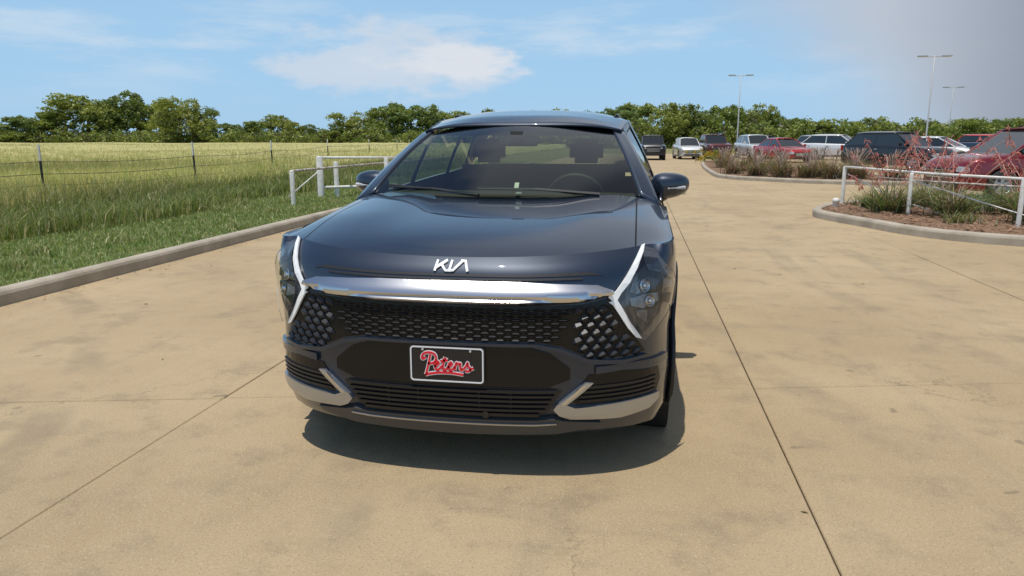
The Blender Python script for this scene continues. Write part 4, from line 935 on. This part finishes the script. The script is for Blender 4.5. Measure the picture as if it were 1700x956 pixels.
    for v in bm.verts:
        x, y, z = v.co; z = math.copysign(abs(z)**.75, z); x = math.copysign(abs(x)**.8, x)
        v.co = (s*(.945+.118*x), 1.79+.085*y*(1 if y < 0 else .45)+.02*x, 1.140+.078*z*(1-.18*x)+.008*x)
    mo = bmo('mirror', bm, M['paint'], CAR, True)
    bm = bmesh.new(); tube(bm, [(s*.865, 1.74, 1.06), (s*.92, 1.77, 1.085)], [.035, .03], 10); bmo('mirror_stalk', bm, M['gloss'], mo, True)
    bm = bmesh.new(); lathe(bm, [(0, .0), (0, .001)], 4, 'Y'); bm.free()
    bm = bmesh.new(); box(bm, (s*.95, 1.833, 1.14), (.19, .008, .115)); bmo('mirror_glass', bm, M['chrome'], mo, bevel=.003)
    bm = bmesh.new(); tube(bm, [(s*(1.035), 1.735, 1.133), (s*.93, 1.712, 1.128)], .010, 8); bmo('indicator', bm, M['lens'], mo)
    for ay, azz in AX: add_wheel(CAR, s*.805, ay, .362, .235)
    bm = bmesh.new(); tube(bm, [(s*.58, 2.55, 1.565), (s*.595, 2.75, 1.588), (s*.60, 3.8, 1.575), (s*.58, 4.0, 1.54)], .011, 8); bmo('roof_rail', bm, M['gloss'], CAR, True)
    grid(lambda u, v: (s*lerp(.50, .90, u), 4.60-.10*u*u-.02, lerp(.90, 1.04, v)), 6, 4, 'tail_light', M['tail'], CAR, thick=.02)
bm = bmesh.new(); tube(bm, [(0, 3.85, 1.58), (0, 3.93, 1.63), (0, 4.0, 1.64)], [.03, .018, .005], 8); bmo('antenna_fin', bm, M['paint'], CAR, True)
grid(lambda u, v: ((2*u-1)*lerp(.60, .72, v), lerp(4.20, 4.50, v)-.05*(2*u-1)**2, lerp(1.50, 1.10, v)), 12, 8, 'rear_window', M['sglass'], CAR)
bm = bmesh.new(); box(bm, (0, 4.59, .62), (.32, .01, .16)); bmo('rear_plate', bm, M['whitep'], CAR)
bm = bmesh.new(); box(bm, (0, 2.33, .22), (1.60, 3.9, .04)); bmo('floor_pan', bm, M['trim'], CAR)
# cowl, wipers, cabin
grid(lambda u, v: ((2*u-1)*.85, cowl((2*u-1)*.85)-.02+(wsb(2*u-1).y+.03-cowl((2*u-1)*.85)+.02)*v, 1.092-.012*(2*u-1)**2+.012*v), 20, 4, 'cowl', M['trim'], CAR)
for a, b in (((.55, 1.19, 1.125), (-.12, 1.17, 1.150)), ((-.10, 1.12, 1.118), (-.66, 1.27, 1.150))):
    bm = bmesh.new(); tube(bm, [a, tuple((Vector(a)+Vector(b))/2+Vector((0, -.01, .012))), b], [.012, .009, .006], 6); W_ = bmo('wiper', bm, M['trim'], CAR)
    bm = bmesh.new(); tube(bm, [tuple(Vector(a).lerp(Vector(b), .25)+Vector((0, .02, .008))), tuple(Vector(b)+Vector((0, .02, .008)))], .006, 5); bmo('wiper_blade', bm, M['trim'], W_)
bm = bmesh.new(); box(bm, (.115, 1.155, 1.128), (.035, .03, .012)); bmo('washer_jet', bm, M['whitep'], CAR, bevel=.004)
grid(lambda u, v: ((2*u-1)*.74, lerp(1.16+.2*(2*u-1)**2, 1.72, v), 1.10-.015*(2*u-1)**2+.035*math.sin(v*PI)-.05*v*v), 16, 8, 'dashboard', M['cabin'], CAR)
grid(lambda u, v: ((2*u-1)*.74, 1.72+.03*math.sin(v*PI), lerp(1.05, .55, v)), 8, 6, 'dashboard_face', M['cabin'], CAR)
bm = bmesh.new()
tor = [(.36+.18*math.cos(a), 1.98-.18*math.sin(a)*.42, 1.03+.18*math.sin(a)*.90) for a in np.linspace(0, 2*PI, 33)]; tube(bm, tor, .014, 8, False); SW = bmo('steering_wheel', bm, M['cabin'], CAR, True)
bm = bmesh.new(); box(bm, (.36, 1.97, 1.03), (.16, .03, .11)); box(bm, (.36, 1.97, 1.02), (.34, .015, .035)); bmo('wheel_hub', bm, M['cabin'], SW, bevel=.01)
bm = bmesh.new(); tube(bm, [(.36, 1.93, 1.0), (.36, 1.70, .92)], .03, 8); bmo('steering_column', bm, M['cabin'], SW)
for s in (1, -1):
    bm = bmesh.new(); box(bm, (s*.37, 2.70, .92), (.50, .16, .62), Matrix.Rotation(-.22, 3, 'X')); box(bm, (s*.37, 2.42, .60), (.50, .55, .16)); st_ = bmo('front_seat', bm, M['cloth'], CAR, bevel=.05)
    bm = bmesh.new(); box(bm, (s*.37, 2.79, 1.33), (.25, .10, .18), Matrix.Rotation(-.2, 3, 'X')); bmo('headrest', bm, M['cloth'], st_, bevel=.04)
bm = bmesh.new(); box(bm, (0, 3.55, .90), (1.3, .15, .62), Matrix.Rotation(-.25, 3, 'X')); bmo('rear_seat', bm, M['cloth'], CAR, bevel=.05)
bm = bmesh.new(); box(bm, (.02, 1.84, 1.405), (.24, .03, .065)); bmo('rear_view_mirror', bm, M['cabin'], CAR, bevel=.015)
bm = bmesh.new(); box(bm, (.0, 1.80, 1.44), (.10, .05, .05)); bmo('sensor_housing', bm, M['cabin'], CAR, bevel=.012)
grid(lambda u, v: ((2*u-1)*.60, lerp(1.98, 4.1, v), lerp(1.44, 1.50, v)+.05*math.sin(PI*v)), 8, 8, 'headliner', M['cabin'], CAR)
a_ = wsp(.13, .10); bm = bmesh.new(); box(bm, (a_.x, a_.y+.012, a_.z-.004), (.024, .003, .048), Matrix.Rotation(-.85, 3, 'X')); bmo('paper_tag', bm, M['whitep'], CAR)
